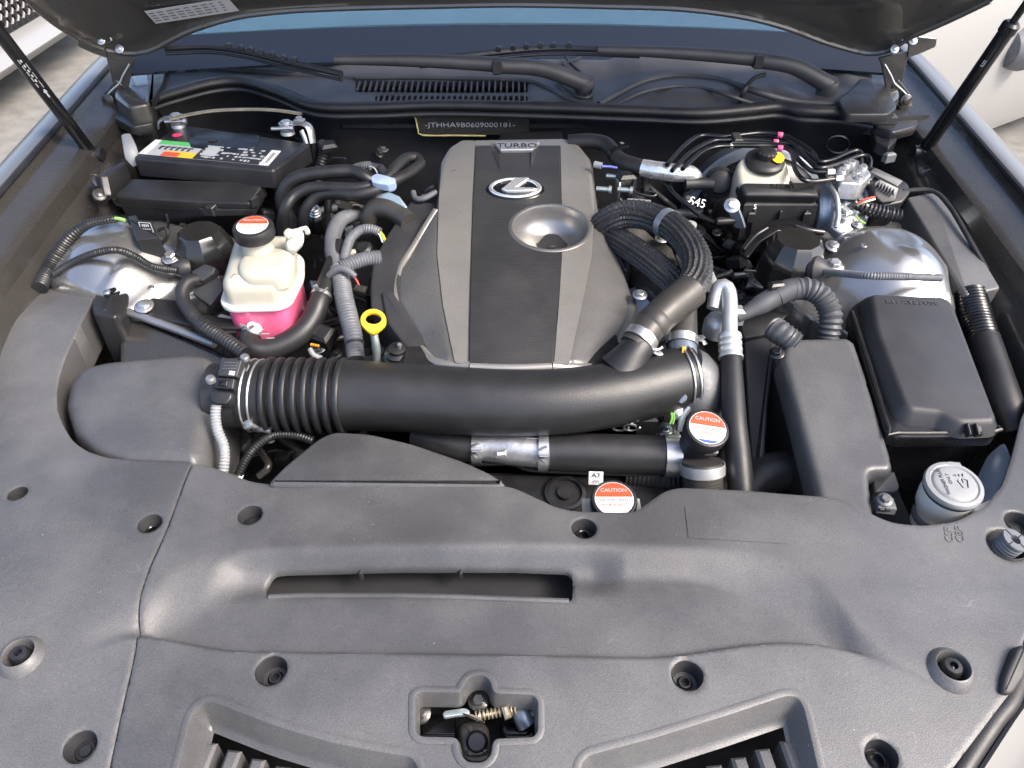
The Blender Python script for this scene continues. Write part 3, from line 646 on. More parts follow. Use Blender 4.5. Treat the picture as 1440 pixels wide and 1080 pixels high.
# wells and fasteners
def well(parent, px, py, r, kind):
    c = C(px, py); e = .004
    n = Vector(((float(cvz(np.array([c.x-e]),np.array([c.y]))[0])-float(cvz(np.array([c.x+e]),np.array([c.y]))[0]))/(2*e), (float(cvz(np.array([c.x]),np.array([c.y-e]))[0])-float(cvz(np.array([c.x]),np.array([c.y+e]))[0]))/(2*e), 1)).normalized()
    n = (n*.4+Vector((0,0,.6))).normalized()
    c = c-n*.0035
    m = MB()
    if kind == 'stop':
        m.lathe([(r*1.55,.0005),(r*1.5,.003),(r*1.12,.011),(r*1.0,.012),(r*.93,.010),(r*.90,-.012)], c, n, 32, False, False)
        wl = put('raised_collar', m, M['cover'], parent)
        s = MB().lathe([(r*.55,-.025),(r*.62,.0),(r*.60,.008),(r*.50,.0115),(r*.26,.012),(r*.24,.006)], c, n, 28, True, True)
        st = put('bump_stop', s, M['rubber'], wl, label='round rubber bump stop')
        put('stop_slot', MB().lathe([(r*.2,.0062),(r*.12,.009),(r*.05,.0095)], c, n, 14), M['gloss'], st)
        return
    if kind == 'hole':
        m.lathe([(r*1.0,.001),(r*.94,-.003),(r*.92,-.02)], c, n, 28, False, False); put('fastener_well', m, M['skirt'], parent); return
    d = .013 if kind != 'deep' else .015
    m.lathe([(r*1.02,.0035),(r*.97,.0005),(r*.86,-d*.8),(r*.78,-d),(r*.52,-d-.0005),(r*.50,-d-.006),(r*.4,-d-.006)], c, n, 32, False, True)
    wl = put('fastener_well', m, M['skirt'], parent)
    if kind == 'clip':
        put('push_clip', MB().lathe([(r*.66,-d),(r*.66,-d+.003),(r*.58,-d+.0045),(r*.46,-d+.0047),(r*.44,-d+.0035),(r*.38,-d+.0035),(r*.36,-d+.0052),(r*.1,-d+.0055)], c, n, 28, False, True), M['black'], wl)
    elif kind == 'open':
        put('push_clip', MB().lathe([(r*.64,-d),(r*.62,-d+.004),(r*.50,-d+.005),(r*.42,-d+.004),(r*.40,-d-.004)], c, n, 28, False, True), M['gloss'], wl)
    else:
        put('push_clip', MB().lathe([(r*.40,-d-.001),(r*.40,-d+.0025),(r*.30,-d+.003),(r*.24,-d-.004)], c, n, 20, False, True), M['skirt'], wl)
for a,b,r,k in clips_main: well(cover, a, b, r, k)
for a,b,r,k in clips_left: well(left, a, b, r, k)
# threaded hood stop at the far right
c = bump_c-Vector((0,0,.004)); ax = Vector((.25,-.12,.95))
put('fastener_well', MB().lathe([(.0215,.006),(.0205,.0),(.019,-.02),(.010,-.021)], c, (0,0,1), 32, False, True), M['cover'], cover)
bs = MB(); prof = [(.012,-.02)]
for k in range(7): prof += [(.0148,-.016+.0042*k),(.0135,-.014+.0042*k)]
prof += [(.0150,.0145),(.0145,.0165),(.006,.0167),(.005,.010)]
hstop = thing('hood_stop', 'ribbed grey rubber hood stop in the cover at the right edge', 'hood stop', c-Vector((0,0,.02)))
put('stop_body', bs.lathe(prof, c, ax, 28, True, True), M['loom'], hstop)
t = MB()
u_ = ax.normalized().cross(Vector((0,1,0))).normalized()
for k in range(4):
    m4 = Matrix.Rotation(k*math.pi/2+.6, 3, ax.normalized()); d = m4 @ u_
    t.tube([c+ax.normalized()*.0169+d*.006, c+ax.normalized()*.0169+d*.0145], .0007, 5, spline=False)
put('top_groove', t, M['ink'], hstop)
# cover number moulded in
t = MB(); words(t, 'CSF', C(1335,753)+Vector((0,0,.0005)), C(1335,738)-C(1338,768), Vector((-1,0,0)), .013, .0007); words(t, 'CBP', C(1350,752)+Vector((0,0,.0005)), C(1350,738)-C(1354,768), Vector((-1,0,0)), .013, .0007)
put('moulded_letters', t, M['cover'], cover)
# blank rectangle on the rear lip
q = [C(a,b)+Vector((0,0,.0008)) for a,b in ((963,713),(1096,718),(1106,765),(968,757))]
rr = MB(); N_ = 10
gp = [[(q[0].lerp(q[1], i/N_)).lerp(q[3].lerp(q[2], i/N_), j/4) for i in range(N_+1)] for j in range(5)]
for row in gp:
    for p in row: p.z = float(cvz(np.array([p.x]),np.array([p.y]))[0])+.0008
rr.loft(gp, False, False, False)
put('label_patch', rr, M['cover'], cover)
# rims of the openings
def pocket(poly, zs, ins, f=cvz, up=.003):
    poly = ccw(poly); out = []
    for d, h in zip(ins, zs):
        pp = inset(poly, d) if d else poly
        z = f(np.array([a for a,_ in pp]), np.array([b for _,b in pp])); out.append([(a,b,float(c_)+h) for (a,b),c_ in zip(pp,z)])
    return out
zz = C(590,822).z
put('slot_duct', MB().box((C(590,822).x, C(590,822).y+.03, zz-.036), (.40,.15,.004)), M['skirt'], cover)
for px in (507,648):
    put('slot_fin', MB().box(C(px,806)-Vector((0,-.004,.006)), (.003,.012,.016), bev=.001), M['skirt'], cover)
lip = MB().tube([C(a,b)+Vector((0,0,-.001)) for a,b in ((378,840),(430,838),(480,838),(560,838),(640,840),(720,843),(800,846))], .004, 8); put('slot_lip', lip, M['cover'], cover)
put('latch_wall', MB().loft(pocket(latch, [.001,.0022,.0015,-.004,-.022], [-.006,-.003,.0,.0018,.003]), False, False), M['cover'], cover)
for poly, nm in ((gl, -1), (gr, 1)):
    pk = put('grille_pocket', MB().loft(pocket(poly, [.0005,.0012,.000,-.006,-.022,-.026,-.027], [-.006,-.003,.001,.004,.010,.013,.017]), False, False), M['cover'], cover)
    pts = [(296,1044,0),(330,1055,0),(364,1067,0),(398,1078,0),(432,1089,0),(466,1099,0)] if nm < 0 else [(1106,1041,0),(1072,1053,0),(1038,1065,0),(1004,1076,0),(970,1087,0),(936,1098,0)]
    cx_ = sum(a for a,_ in poly)/len(poly); cy_ = sum(b for _,b in poly)/len(poly); put('grille_back', MB().box((cx_, cy_-.02, .70), (.36,.26,.004)), M['dark'], pk)  # added dark plate stands in for the shade between the slats
    me = None
    for a,b,_ in pts:
        p = C(a,b); p = P(a,b,p.z-.026); L_ = .15
        if me is None: me = MB().box((0,-L_/2,-.018), (.0145,L_,.04), bev=.003).mesh('grille_slat')
        place('grille_slat', me, M['cover'], pk, Matrix.Translation(p) @ Matrix.Rotation(.10*nm, 4, 'Z'))
# hood latch in the cross-shaped opening
lc = C(670,1010)
latchT = thing('hood_latch', 'metal hood latch with spring inside the cross-shaped opening', 'latch', lc-Vector((0,0,.09)))
def LZ(a,b,dz): p = C(a,b); return P(a,b,p.z-dz)
put('base_plate', MB().box(lc-Vector((0,0,.085)), (.17,.14,.004)), M['dark'], latchT)
bm_ = MB().slab([(590,1005),(640,1000),(642,1034),(592,1034)], flat(lc.z-.05), .02, .003, .003); put('left_flange', bm_, M['gloss'], latchT)
bm_ = MB().slab([(700,1012),(752,1004),(752,1036),(706,1036)], flat(lc.z-.05), .02, .006, .01); put('right_flange', bm_, M['gloss'], latchT)
b = MB().slab([(642,1010),(688,1012),(690,1066),(648,1066)], flat(lc.z-.035), .05, .008, .012); put('latch_body', b, M['under'], latchT)
put('catch_slot', MB().slab([(664,1020),(679,1021),(677,1036),(666,1036)], flat(lc.z-.0345), .004, .001, .002), M['ink'], latchT)
put('catch_roller', MB().lathe([(.010,0),(.011,.004),(.008,.012)], LZ(671,1044,.034), (0,-.4,1), 20), M['gloss'], latchT)
put('lever', MB().slab([(622,1003),(626,999),(654,995),(661,999),(660,1004),(640,1006),(624,1009)], flat(lc.z-.018), .004, .001, .003), M['paleplate'], latchT)
put('lever_tongue', MB().slab([(650,1003),(664,1004),(676,1010),(682,1016),(668,1011)], flat(lc.z-.016), .002, .0006, .001), M['brass'], latchT)
sp = []
A_, B_ = LZ(668,1007,.022), LZ(728,997,.022)
for k in range(12*11+1):
    t_ = k/(12*11); p = A_.lerp(B_, t_); an = 2*math.pi*11*t_; sp.append(p+Vector((0, math.cos(an)*.0045, math.sin(an)*.0045)))
put('spring', MB().tube(sp, .0009, 6, spline=False), M['brass'], latchT)
put('cable_end', MB().tube([LZ(722,1000,.03),LZ(732,1004,.03),LZ(742,1018,.035)], [.006,.010,.011], 10), M['steelblue'], latchT)
put('cable_clamp', MB().box(LZ(712,1002,.018), (.007,.012,.008), (10,0,20)), M['brass'], latchT)
for a,b in ((591,1003),(673,985),(754,1003)):
    put('latch_bolt', MB().bolt(LZ(a,b,.03), (0,-.35,1), .0058, .007), M['under'], latchT)
# ================================================================== engine cover
ec = tilt((620,200,.985),(830,200,.985),(720,515,.892))
ecL = ec.o.copy()
def E(px, py): return ec.uv(px, py)
def uline(pts):
    q = sorted([E(*a)[::-1] for a in pts]); vs_, us = [a[0] for a in q], [a[1] for a in q]
    return lambda V: np.interp(V, vs_, us)
lo_ = uline([(626,208),(618,225),(614,280),(612,291),(558,362),(553,407),(575,450),(600,490),(614,508)])
ro_ = uline([(822,208),(833,222),(837,250),(840,285),(852,305),(874,345),(892,395),(891,430),(875,460),(858,488),(832,510)])
lc_ = uline([(636,208),(628,225),(622,250),(615,291),(613,360),(622,430),(634,515)])
rc_ = uline([(812,208),(822,222),(828,250),(833,300),(831,360),(818,430),(804,515)])
def eh(U, V):
    l = np.clip((lc_(V)-U)/np.maximum(lc_(V)-lo_(V), .006), 0, 1.3); r = np.clip((U-rc_(V))/np.maximum(ro_(V)-rc_(V), .006), 0, 1.3)
    wl = np.minimum(1, np.maximum(lc_(V)-lo_(V), .01)/.05); wr = np.minimum(1, np.maximum(ro_(V)-rc_(V), .01)/.05)
    return -.026*(l**1.3*wl+r**1.3*wr)
def esheet(poly, dh, cell=.0032, holes=(), edge=.004, rim=.01):
    m = MB().sheet(poly, lambda U,V: eh(U,V)+dh, cell, holes, edge, rim); m.v = [tuple(ec.at(a,b,c)) for a,b,c in m.v]; return m
def epoly(pts, rn=.006, n=5): return rp([E(*a) for a in pts], rn, n)
eng = thing('engine_cover', 'champagne and black engine cover with oval emblem and round scoop', 'engine cover', ec.at(.11,-.3,-.12))
outer = epoly([(650,196),(795,193),(820,206),(834,222),(838,260),(842,288),(852,305),(874,345),(892,395),(892,426),(876,460),(858,488),(832,508),(776,515),(661,515),(612,504),(598,488),(575,450),(553,407),(557,364),(612,291),(614,270),(617,225),(627,209)], .010)
scc, sca, scb = E(775,322), abs(E(828,322)[0]-E(721,322)[0])/2, abs(E(775,291)[1]-E(775,353)[1])/2
def scp(k, n=48): 
    o = []
    for i in range(n):
        t_ = 2*math.pi*i/n; x, y = math.cos(t_), math.sin(t_)
        o.append((scc[0]+sca*k*(x+ .10*(1-y*y)*(-.3)), scc[1]+scb*k*(y)))
    return o
scoop_o = scp(1.0)
put('shell', esheet(outer, 0, holes=[scp(1.03)], edge=.008, rim=.03), M['titandk'], eng, label='graphite sloping flanks')
ls = epoly([(650,199),(668,199),(668,206),(664,290),(659,430),(657,513),(640,512),(623,430),(615,360),(617,291),(618,270),(621,227),(632,210)], .005)
rs = epoly([(668,199),(794,197),(816,208),(830,224),(834,262),(836,292),(832,360),(818,430),(800,513),(779,513),(786,430),(790,365),(790,290),(788,206),(668,206)], .003)
put('silver_strip', esheet(ls, .0022, .0022, edge=0, rim=.003), M['titan'], eng)
put('silver_strip', esheet(rs, .0022, .0022, holes=[scp(1.05)], edge=0, rim=.003), M['titan'], eng)
cp_ = epoly([(670,208),(690,207),(699,218),(747,218),(758,207),(786,207),(788,289),(789.5,365),(785,430),(776,514.5),(661,514.5),(662,430),(665.5,290)], .002)
put('centre_panel', esheet(cp_, .0036, .0022, holes=[scp(1.08)], edge=0, rim=.006), M['centre'], eng)
# two moulded wedges under the badge
for sg in (-1, 1):
    a = [(692,215),(702,219),(703,241)] if sg < 0 else [(757,213),(747,219),(746,241)]
    q = [ec.at(*E(*p), .0045) for p in a]; q2 = [ec.at(*E(*a[0]), .0046), ec.at(*E(*a[1]), .0085), ec.at(*E(*a[2]), .0046)]
    put('moulded_wedge', MB().add([q2[0],q2[1],q2[2],ec.at(*E(a[1][0],a[1][1]+1),.004)], [(0,1,2),(0,3,1),(1,3,2),(0,2,3)]), M['centre'], eng)
# bright lower bead
bd = MB()
for pts in ([(613,294),(585,326),(559,364),(555,405),(576,450),(600,488),(616,504),(661,513)], [(776,513),(830,507),(857,486),(874,460),(890,428),(891,402)], [(661,514),(720,516),(776,514)]):
    Q_ = []
    for a in pts:
        u,v = E(*a); Q_.append(ec.at(u,v,float(eh(np.array(u),np.array(v)))-.0035))
    bd.tube(Q_, .0075, 10, step=.01)
put('lower_bead', bd, M['titan'], eng)
# scoop
bot = Plane(ec.at(0,0,-.040), ec.at(1,0,-.040), ec.at(0,1,-.040)); bu, bv = bot.hit(777,342), None; tgt = ((bu-ec.o).dot(ec.u), (bu-ec.o).dot(ec.v))
rings = []
for k, h, s in ((1.10,.0040,0),(1.05,.0058,0),(1.0,.0055,0),(.97,.002,.0),(.93,-.008,.08),(.85,-.018,.25),(.72,-.028,.48),(.55,-.035,.72),(.38,-.040,.9),(.20,-.042,1.0)):
    rings.append([ec.at(u+(tgt[0]-scc[0])*s, v+(tgt[1]-scc[1])*s, h) for u,v in scp(k)])
sc_ = put('scoop', MB().loft(rings, False, True), M['scoop'], eng, label='smooth silver oval scoop')
put('scoop_shade_patch', MB().slab([(742,347),(757,341),(766,331),(776,326),(786,331),(796,341),(812,347),(796,358),(757,358)], Plane(ec.at(0,0,-.0385), ec.at(1,0,-.0385), ec.at(0,1,-.0385)), .004, .0005, .004), M['ink'], sc_)  # black slab stands in for the shade of the hollow
put('oil_filler_tab', MB().box(Plane(ec.at(0,0,-.034), ec.at(1,0,-.034), ec.at(0,1,-.034)).hit(777,348), (.010,.006,.008), (0,0,0), .0015), M['skirt'], sc_)
# TURBO badge
bgp = epoly([(695,205),(759,204.5),(748,216),(704,216.5)], .001)
badge = put('badge', MB().mold(bgp, [(0,.002),(0,.0075),(.001,.0085)], ec), M['drawn'], eng, label='silver badge reading TURBO')
e1 = ec.at(*E(727,210.6), .0088); t = MB(); words(t, 'TURBO', e1, ec.u, ec.v, .0200, .0005, bold=.012, stretch=1.15); put('badge_letters', t, M['skirt'], badge)
# emblem: an L in an oval
ct = E(724.5,268.5); ea = (E(762,268)[0]-E(687,268)[0])/2; eb = (E(724,254.5)[1]-E(724,282.5)[1])/2
put('emblem_seat', MB().loft([[ec.at(ct[0]+ea*k*math.cos(2*math.pi*i/48), ct[1]+eb*k*math.sin(2*math.pi*i/48), h) for i in range(48)] for k,h in ((1.1,.0038),(1.06,.0050),(.95,.0046))], False, True), M['gloss'], eng)
rings = []
for j in range(10):
    an = 2*math.pi*j/10; k = .91+.085*math.cos(an); k2 = .89+.10*math.cos(an)
    rings.append([ec.at(ct[0]+ea*k*math.cos(2*math.pi*i/56), ct[1]+eb*k2*math.sin(2*math.pi*i/56), .0065+.003*math.sin(an)) for i in range(56)])
rings.append(rings[0])
emb = put('emblem_ring', MB().loft(rings, False, False), M['chrome'], eng, label='chrome oval of the emblem')
def EZ(a, b): return E(650+a/6.355, 190+b/6.355)
put('emblem_stroke', MB().mold([EZ(*a) for a in ((470,420),(585,414),(598,424),(478,503),(640,506),(668,514),(640,532),(400,537),(352,516))], [(0,.004),(0,.008),(.0012,.0096)], ec), M['chrome'], emb)
# dark skirt left and right
sk = Plane(ec.o-ec.n*.022, ec.o-ec.n*.022+ec.u, ec.o-ec.n*.022+ec.v)
put('side_skirt', MB().slab([(578,281),(614,285),(616,300),(566,366),(562,405),(604,474),(604,500),(582,500),(543,455),(521,432),(520,400),(524,366),(545,328)], sk, .07, .005, .008), M['skirt'], eng)
put('skirt_step', MB().slab([(536,409),(552,409),(598,477),(598,499),(580,500),(544,452)], Plane(ec.o-ec.n*.016, ec.o-ec.n*.016+ec.u, ec.o-ec.n*.016+ec.v), .03, .004, .006), M['skirt'], eng)
put('side_skirt', MB().slab([(838,288),(850,296),(880,345),(888,372),(880,380),(850,330)], sk, .05, .004, .004), M['skirt'], eng)
put('rear_flap', MB().slab([(705,186),(790,184),(792,198),(700,200)], flat(.965), .02, .003, .004), M['rubber'], eng)
# ------------------------------------------------------------------ intake pipe
IZ = .858
ip = thing('intake_pipe', 'fat black intake pipe with bellows crossing in front of the engine', 'intake pipe', P(650,600,.80))
pth = [(478,556),(520,557),(600,561),(700,566),(780,565),(850,557),(905,545),(945,534),(972,530)]
put('pipe', MB().tube([P(a,b,IZ) for a,b in pth], [.0505,.0498,.0482,.0470,.0466,.0464,.0460,.0460,.0460], 40, step=.012), M['pipe'], ip)
put('cuff', MB().tube([P(300,556,IZ),P(345,556,IZ)], .0455, 36, step=.01), M['black'], ip)
put('hose_collar', MB().tube([P(344,556,IZ),P(350,556,IZ),P(376,556,IZ),P(380,556,IZ)], [.048,.050,.050,.046], 36, step=.004), M['rubber'], ip)
bp = [P(377,556,IZ), P(492,557,IZ)]; Lb = (bp[1]-bp[0]).length; nb_ = 8; pts=[]; rr=[]
prof = [(0,.046),(.12,.0535),(.22,.0545),(.50,.0545),(.60,.0535),(.72,.046),(1,.0455)]
for k in range(nb_):
    for s,r_ in prof[:-1]: pts.append(bp[0].lerp(bp[1], (k+s)/nb_)); rr.append(r_)
pts.append(bp[1]); rr.append(.049)
put('bellows', MB().tube(pts, rr, 40, spline=False), M['rubber'], ip)
def wireclamp(parent, c, ax, r, gap=.010, blk=None, wr=.0016):
    ax = ax.normalized(); cl = MB()
    for s in (-.5,.5):
        u = ax.cross(Vector((0,0,1))).normalized(); v = ax.cross(u)
        cl.tube([c+ax*(s*gap)+u*(r*math.cos(2*math.pi*k/28))+v*(r*math.sin(2*math.pi*k/28)) for k in range(28)], wr, 6, closed=True, spline=False)
    o = put('hose_clamp', cl, M['zinc'], parent)
    if blk is not None:
        b = MB().box(blk, (.020,.010,.010), (0,0,-15), .003); put('clamp_block', b, M['zinc'], o)
        put('clamp_screw', MB().lathe([(.004,-.012),(.004,.006),(.0075,.007),(.0075,.012),(.003,.013)], blk+Vector((-.012,-.004,.010)), (-.5,-.4,.6), 14, True), M['zinc'], o)
wireclamp(ip, P(362,556,IZ), Vector((1,-.08,0)), .0512, .011, P(372,603,.835))
wireclamp(ip, P(962,531,IZ), Vector((1,.25,0)), .0478, .010, P(972,566,.845))
# branch up to the breather hose
put('branch', MB().tube([P(876,520,.885),P(890,498,.905),P(905,478,.918)], [.034,.024,.0215], 26), M['pipe'], ip)
put('branch_collar', MB().tube([P(862,512,.898),P(885,508,.902),P(902,502,.902)], .0035, 8), M['black'], ip)
# turbo inlet elbow behind the pipe end
put('inlet_elbow', MB().tube([P(966,529,IZ),P(976,535,.852),P(980,556,.835),P(984,585,.80)], [.043,.041,.040,.038], 28), M['castgrey'], ip)
# A wedge-shaped duct lying against the cover
wd = MB().slab([(372,682),(398,655),(448,614),(470,605),(520,608),(580,622),(650,646),(690,664),(716,682)], tilt((375,681,.868),(715,681,.868),(470,606,.872)), .06, .007, .012, draft=.002)
put('air_duct', wd, M['cover'], label='grained wedge-shaped air duct just behind the radiator cover', cat='air duct')
# ================================================================== left half of the bay
def hose(name, label, cat, pts, r, m, rib=None, group=None, n=16, **kw):
    return put(name, MB().tube([P(*p[:3]) for p in pts], r, n, rib, **kw), m, label=label, cat=cat, group=group)
def hpart(name, parent, pts, r, m, rib=None, n=14, **kw): return put(name, MB().tube([P(*p[:3]) for p in pts], r, n, rib, **kw), m, parent)
def band(parent, c, ax, r, w=.012, name='hose_clamp', m=None, ears=None):
    ax = Vector(ax).normalized()
    o = put(name, MB().lathe([(r,-w/2),(r+.0012,-w/2),(r+.0012,w/2),(r,w/2),(r,-w/2)], c, ax, 32, False, False), m or M['zinc'], parent)
    if ears:
        e = Vector(ears).normalized(); e = (e-ax*e.dot(ax)).normalized(); s = ax.cross(e)
        for k in (-1, 1):
            b = MB(); A = Vector(c)+e*(r+.001)+s*(k*.004)
            b.tube([A-ax*w*.3, A+e*.006+s*k*.003-ax*w*.2, A+e*.009+s*k*.006+ax*w*.2], [.0026,.0024,.0028], 6, ell=(1.6,.6)); put('clamp_ear', b, m or M['zinc'], o)
    return o
# ------------------------------------------------------------------ battery
bz = .972; pl = flat(bz)
bt = thing('battery', 'black car battery with a coloured label in the rear left corner', 'battery', P(300,230,.76))
top = [(186,221),(384,239),(437,201),(252,174)]
put('case', MB().slab([(188,223),(382,241),(434,203),(254,177)], flat(bz-.045), .16, .003, .006), M['gloss'], bt)
lid = put('lid', MB().slab(top, pl, .036, .006, .008), M['black'], bt)
for k in range(9):
    a = P(262+k*6.2, 228+k*.56, bz-.012); put('grip_rib', MB().box(a+Vector((0,-.006,0)), (.0028,.008,.018), (0,0,-4), .001), M['black'], lid)
put('raised_panel', MB().slab([(262,193),(290,182),(366,190),(362,205),(330,214),(268,207)], flat(bz+.002), .006, .0015, .006), M['gloss'], lid)
put('vent_plug', MB().lathe([(.0085,0),(.0085,.0015),(.006,.002)], P(299,197.5,bz+.0025), (0,0,1), 20), M['black'], lid)
q = [P(a,b,bz+.0012) for a,b in ((219,196.5),(395,212.5),(377,233),(195,216))]
def on(u, v, h=0): p = q[0].lerp(q[1], u).lerp(q[3].lerp(q[2], u), v); return p+Vector((0,0,h))
def quad(u0,u1,v0,v1,h): 
    m = MB(); a = [on(u0,v0,h),on(u1,v0,h),on(u1,v1,h),on(u0,v1,h)]; return m.add(a+[p-Vector((0,0,.0005)) for p in a], [(0,1,2,3),(7,6,5,4),(0,4,5,1),(1,5,6,2),(2,6,7,3),(3,7,4,0)])
lb = put('label', quad(0,1,0,1,0), M['greyink'], bt, label='printed battery label in green, yellow, red and black')
put('white_strip', quad(0,.055,0,1,.0006), M['white'], lb); put('white_strip', quad(.93,1,0,1,.0006), M['white'], lb)
put('green_band', quad(.055,.40,0,.25,.0006), M['green'], lb); put('yellow_block', quad(.19,.43,.66,1,.0006), M['yellow'], lb); put('red_block', quad(.17,.30,.74,1,.0009), M['red'], lb)
put('black_block', quad(.42,.93,.0,1,.0006), M['ink'], lb)
t = MB(); random.seed(3)
for a in np.arange(.10,.36,.045): t.v, t.f = (lambda m: (t.v+m.v, t.f+[tuple(i+len(t.v) for i in f) for f in m.f]))(quad(a,a+.016,.38,.60,.0009)); t.v, t.f = (lambda m: (t.v+m.v, t.f+[tuple(i+len(t.v) for i in f) for f in m.f]))(quad(a,a+.035,.38,.44,.0010))
put('brand_letters', t, M['ink'], lb)
t = MB()
for r_ in range(5):
    for u in np.arange(.44,.92,.03):
        if random.random() < .62:
            l = .012+.022*random.random(); m = quad(u,min(u+l,.925),.08+.18*r_,.08+.18*r_+.05+.06*random.random(),.0009); o_ = len(t.v); t.v += m.v; t.f += [tuple(i+o_ for i in f) for f in m.f]
m = quad(.45,.56,.12,.75,.0008); o_ = len(t.v); t.v += m.v; t.f += [tuple(i+o_ for i in f) for f in m.f]
put('small_print', t, M['greyink'], lb)
t = MB()
for v in np.arange(.18,.85,.07): m = quad(.955,.98,v,v+.035,.0009); o_ = len(t.v); t.v += m.v; t.f += [tuple(i+o_ for i in f) for f in m.f]
put('bar_print', t, M['ink'], lb)
put('round_sticker', MB().lathe([(.0095,0),(.0095,.0006)], P(249,190,bz+.0006), (0,0,1), 28), M['magenta'], bt)
for (px,py,sg,lab) in ((250,174,-1,'left'),(404,184,1,'right')):
    c = P(px,py,bz+.006); T_ = put('terminal_post', MB().lathe([(.014,-.006),(.013,.0),(.0095,.002),(.0090,.020),(.006,.021)], c, (0,0,1), 20), M['drawn'], bt)
    cl = put('terminal_clamp', MB().lathe([(.010,.004),(.0145,.004),(.015,.008),(.0145,.016),(.010,.0165)], c, (0,0,1), 20, False, False), M['zinc'], T_)
    put('clamp_bolt', MB().lathe([(.0035,-.022),(.0035,.014),(.0065,.014),(.0065,.020),(.003,.021)], c+Vector((-.004*sg,-.013,.010)), (1,.1,0), 12, True), M['zinc'], T_)
    if sg < 0: put('clamp_tail', MB().tube([c+Vector((-.008,0,.010)),c+Vector((-.025,.002,.010)),c+Vector((-.036,-.002,.004)),c+Vector((-.040,-.004,-.008))], [.006,.007,.006,.005], 8, ell=(1.5,.5)), M['zinc'], T_)
    else:
        put('clamp_tail', MB().tube([c+Vector((.010,.004,.012)),c+Vector((.03,.004,.014)),c+Vector((.046,-.004,.008)),c+Vector((.05,-.012,-.02))], [.007,.007,.006,.005], 8, ell=(1.5,.5)), M['zinc'], T_)
        put('stud_nut', MB().bolt(c+Vector((.026,.006,.018)), (0,0,1), .006, .008), M['zinc'], T_)
        put('cable_lug', MB().tube([c+Vector((.030,-.004,.002)),c+Vector((.036,-.012,-.014)),c+Vector((.036,-.018,-.034))], .0055, 10), M['zinc'], T_)
cb = thing('battery_cable', 'black ribbed cable dropping from the right battery terminal', 'cable', P(455,240,.85))
hpart('conduit', cb, [(452,200,.955),(455,215,.94),(451,232,.92),(447,252,.89),(450,280,.85)], .011, M['black'], (.005,.0016))
hpart('sheath', cb, [(440,200,.955),(442,214,.935),(441,228,.915)], .008, M['rubber'])
put('boot', MB().box(P(462,206,.955), (.03,.022,.02), (20,0,25), .005), M['black'], cb)
hold = MB().tube([P(a,b,z) for a,b,z in ((238,168,.995),(262,162,.998),(300,156,1.0),(345,154,1.0),(385,155,1.0),(424,160,.996))], .0055, 8, ell=(1.2,.5))
put('battery_hold_down', hold, M['brass'], label='yellowish plated bar behind the battery terminals', cat='bracket')
put('strap', MB().tube([P(177,190,.985),P(182,205,.98),P(186,220,.965),P(193,232,.95)], [.006,.008,.009,.006], 8, ell=(1.4,.5)), M['lightloom'], label='crumpled clear strap at the left end of the battery', cat='strap')
# ------------------------------------------------------------------ fuse box before the battery
fb = thing('fuse_box', 'low black fuse box in front of the battery', 'fuse box', P(260,310,.80))
fp = tilt((189,252,.94),(364,257,.94),(160,277,.925))
fl = put('lid', MB().slab([(189,251),(362,256),(368,262),(350,287),(275,284),(160,277),(166,268)], fp, .014, .004, .006), M['black'], fb)
put('lid_skirt', MB().slab([(157,278),(185,251),(366,257),(374,264),(355,295),(285,296),(270,288),(157,282)], Plane(fp.o-fp.n*.014, fp.o-fp.n*.014+fp.u, fp.o-fp.n*.014+fp.v), .014, .002, .005), M['black'], fl)
put('lid_notch', MB().slab([(289,282),(301,279),(305,287),(297,294),(287,292)], Plane(fp.o-fp.n*.004, fp.o-fp.n*.004+fp.u, fp.o-fp.n*.004+fp.v), .02, .003, .003), M['black'], fl)
put('case', MB().slab([(164,285),(190,258),(362,263),(350,298)], Plane(fp.o-fp.n*.026, fp.o-fp.n*.026+fp.u, fp.o-fp.n*.026+fp.v), .10, .003, .006), M['gloss'], fb)
for a,b in ((358,284),(368,272)):
    put('latch_clip', MB().box(P(a,b,.922), (.018,.006,.020), (0,0,58), .002), M['black'], fb)
put('connector', MB().box(P(376,302,.88), (.022,.018,.02), (0,20,30), .003), M['skirt'], fb)
# relay block
rl = thing('relay', 'square black relay with printed marks on the left strut tower', 'relay', P(205,345,.90))
rpn = tilt((181,309,.955),(212,309,.955),(190,337,.945))
rb_ = put('relay_case', MB().slab([(182,309),(212,310),(224,334),(192,338),(188,330)], rpn, .040, .0015, .001), M['black'], rl)
t = MB()
for a,b in (((195,313),(211,314)),((211,314),(216,327)),((195,313),(197,319))): t.tube([rpn.hit(*a)+rpn.n*.0004, rpn.hit(*b)+rpn.n*.0004], .0006, 4, spline=False)
for k in range(4): t.tube([rpn.hit(200+k*2.6,316)+rpn.n*.0004, rpn.hit(201+k*2.6,319)+rpn.n*.0004], .0008, 4, spline=False); t.tube([rpn.hit(201+k*3,322+k*.2)+rpn.n*.0004, rpn.hit(203+k*3,322.2+k*.2)+rpn.n*.0004], .0006, 4, spline=False)
put('print', t, M['greyink'], rb_, kind='stuff')
put('relay_foot', MB().slab([(178,304),(192,302),(196,312),(182,318)], flat(.94), .03, .002, .002), M['black'], rl)
put('lead', MB().tube([P(*a) for a in ((222,324,.935),(232,320,.94),(236,330,.93),(229,342,.915),(219,344,.91))], .003, 8), M['rubber'], rl)
put('wire_stay', MB().tube([P(*a) for a in ((235,302,.95),(237,312,.945),(235,330,.91))], .0022, 6), M['gloss'], rl)
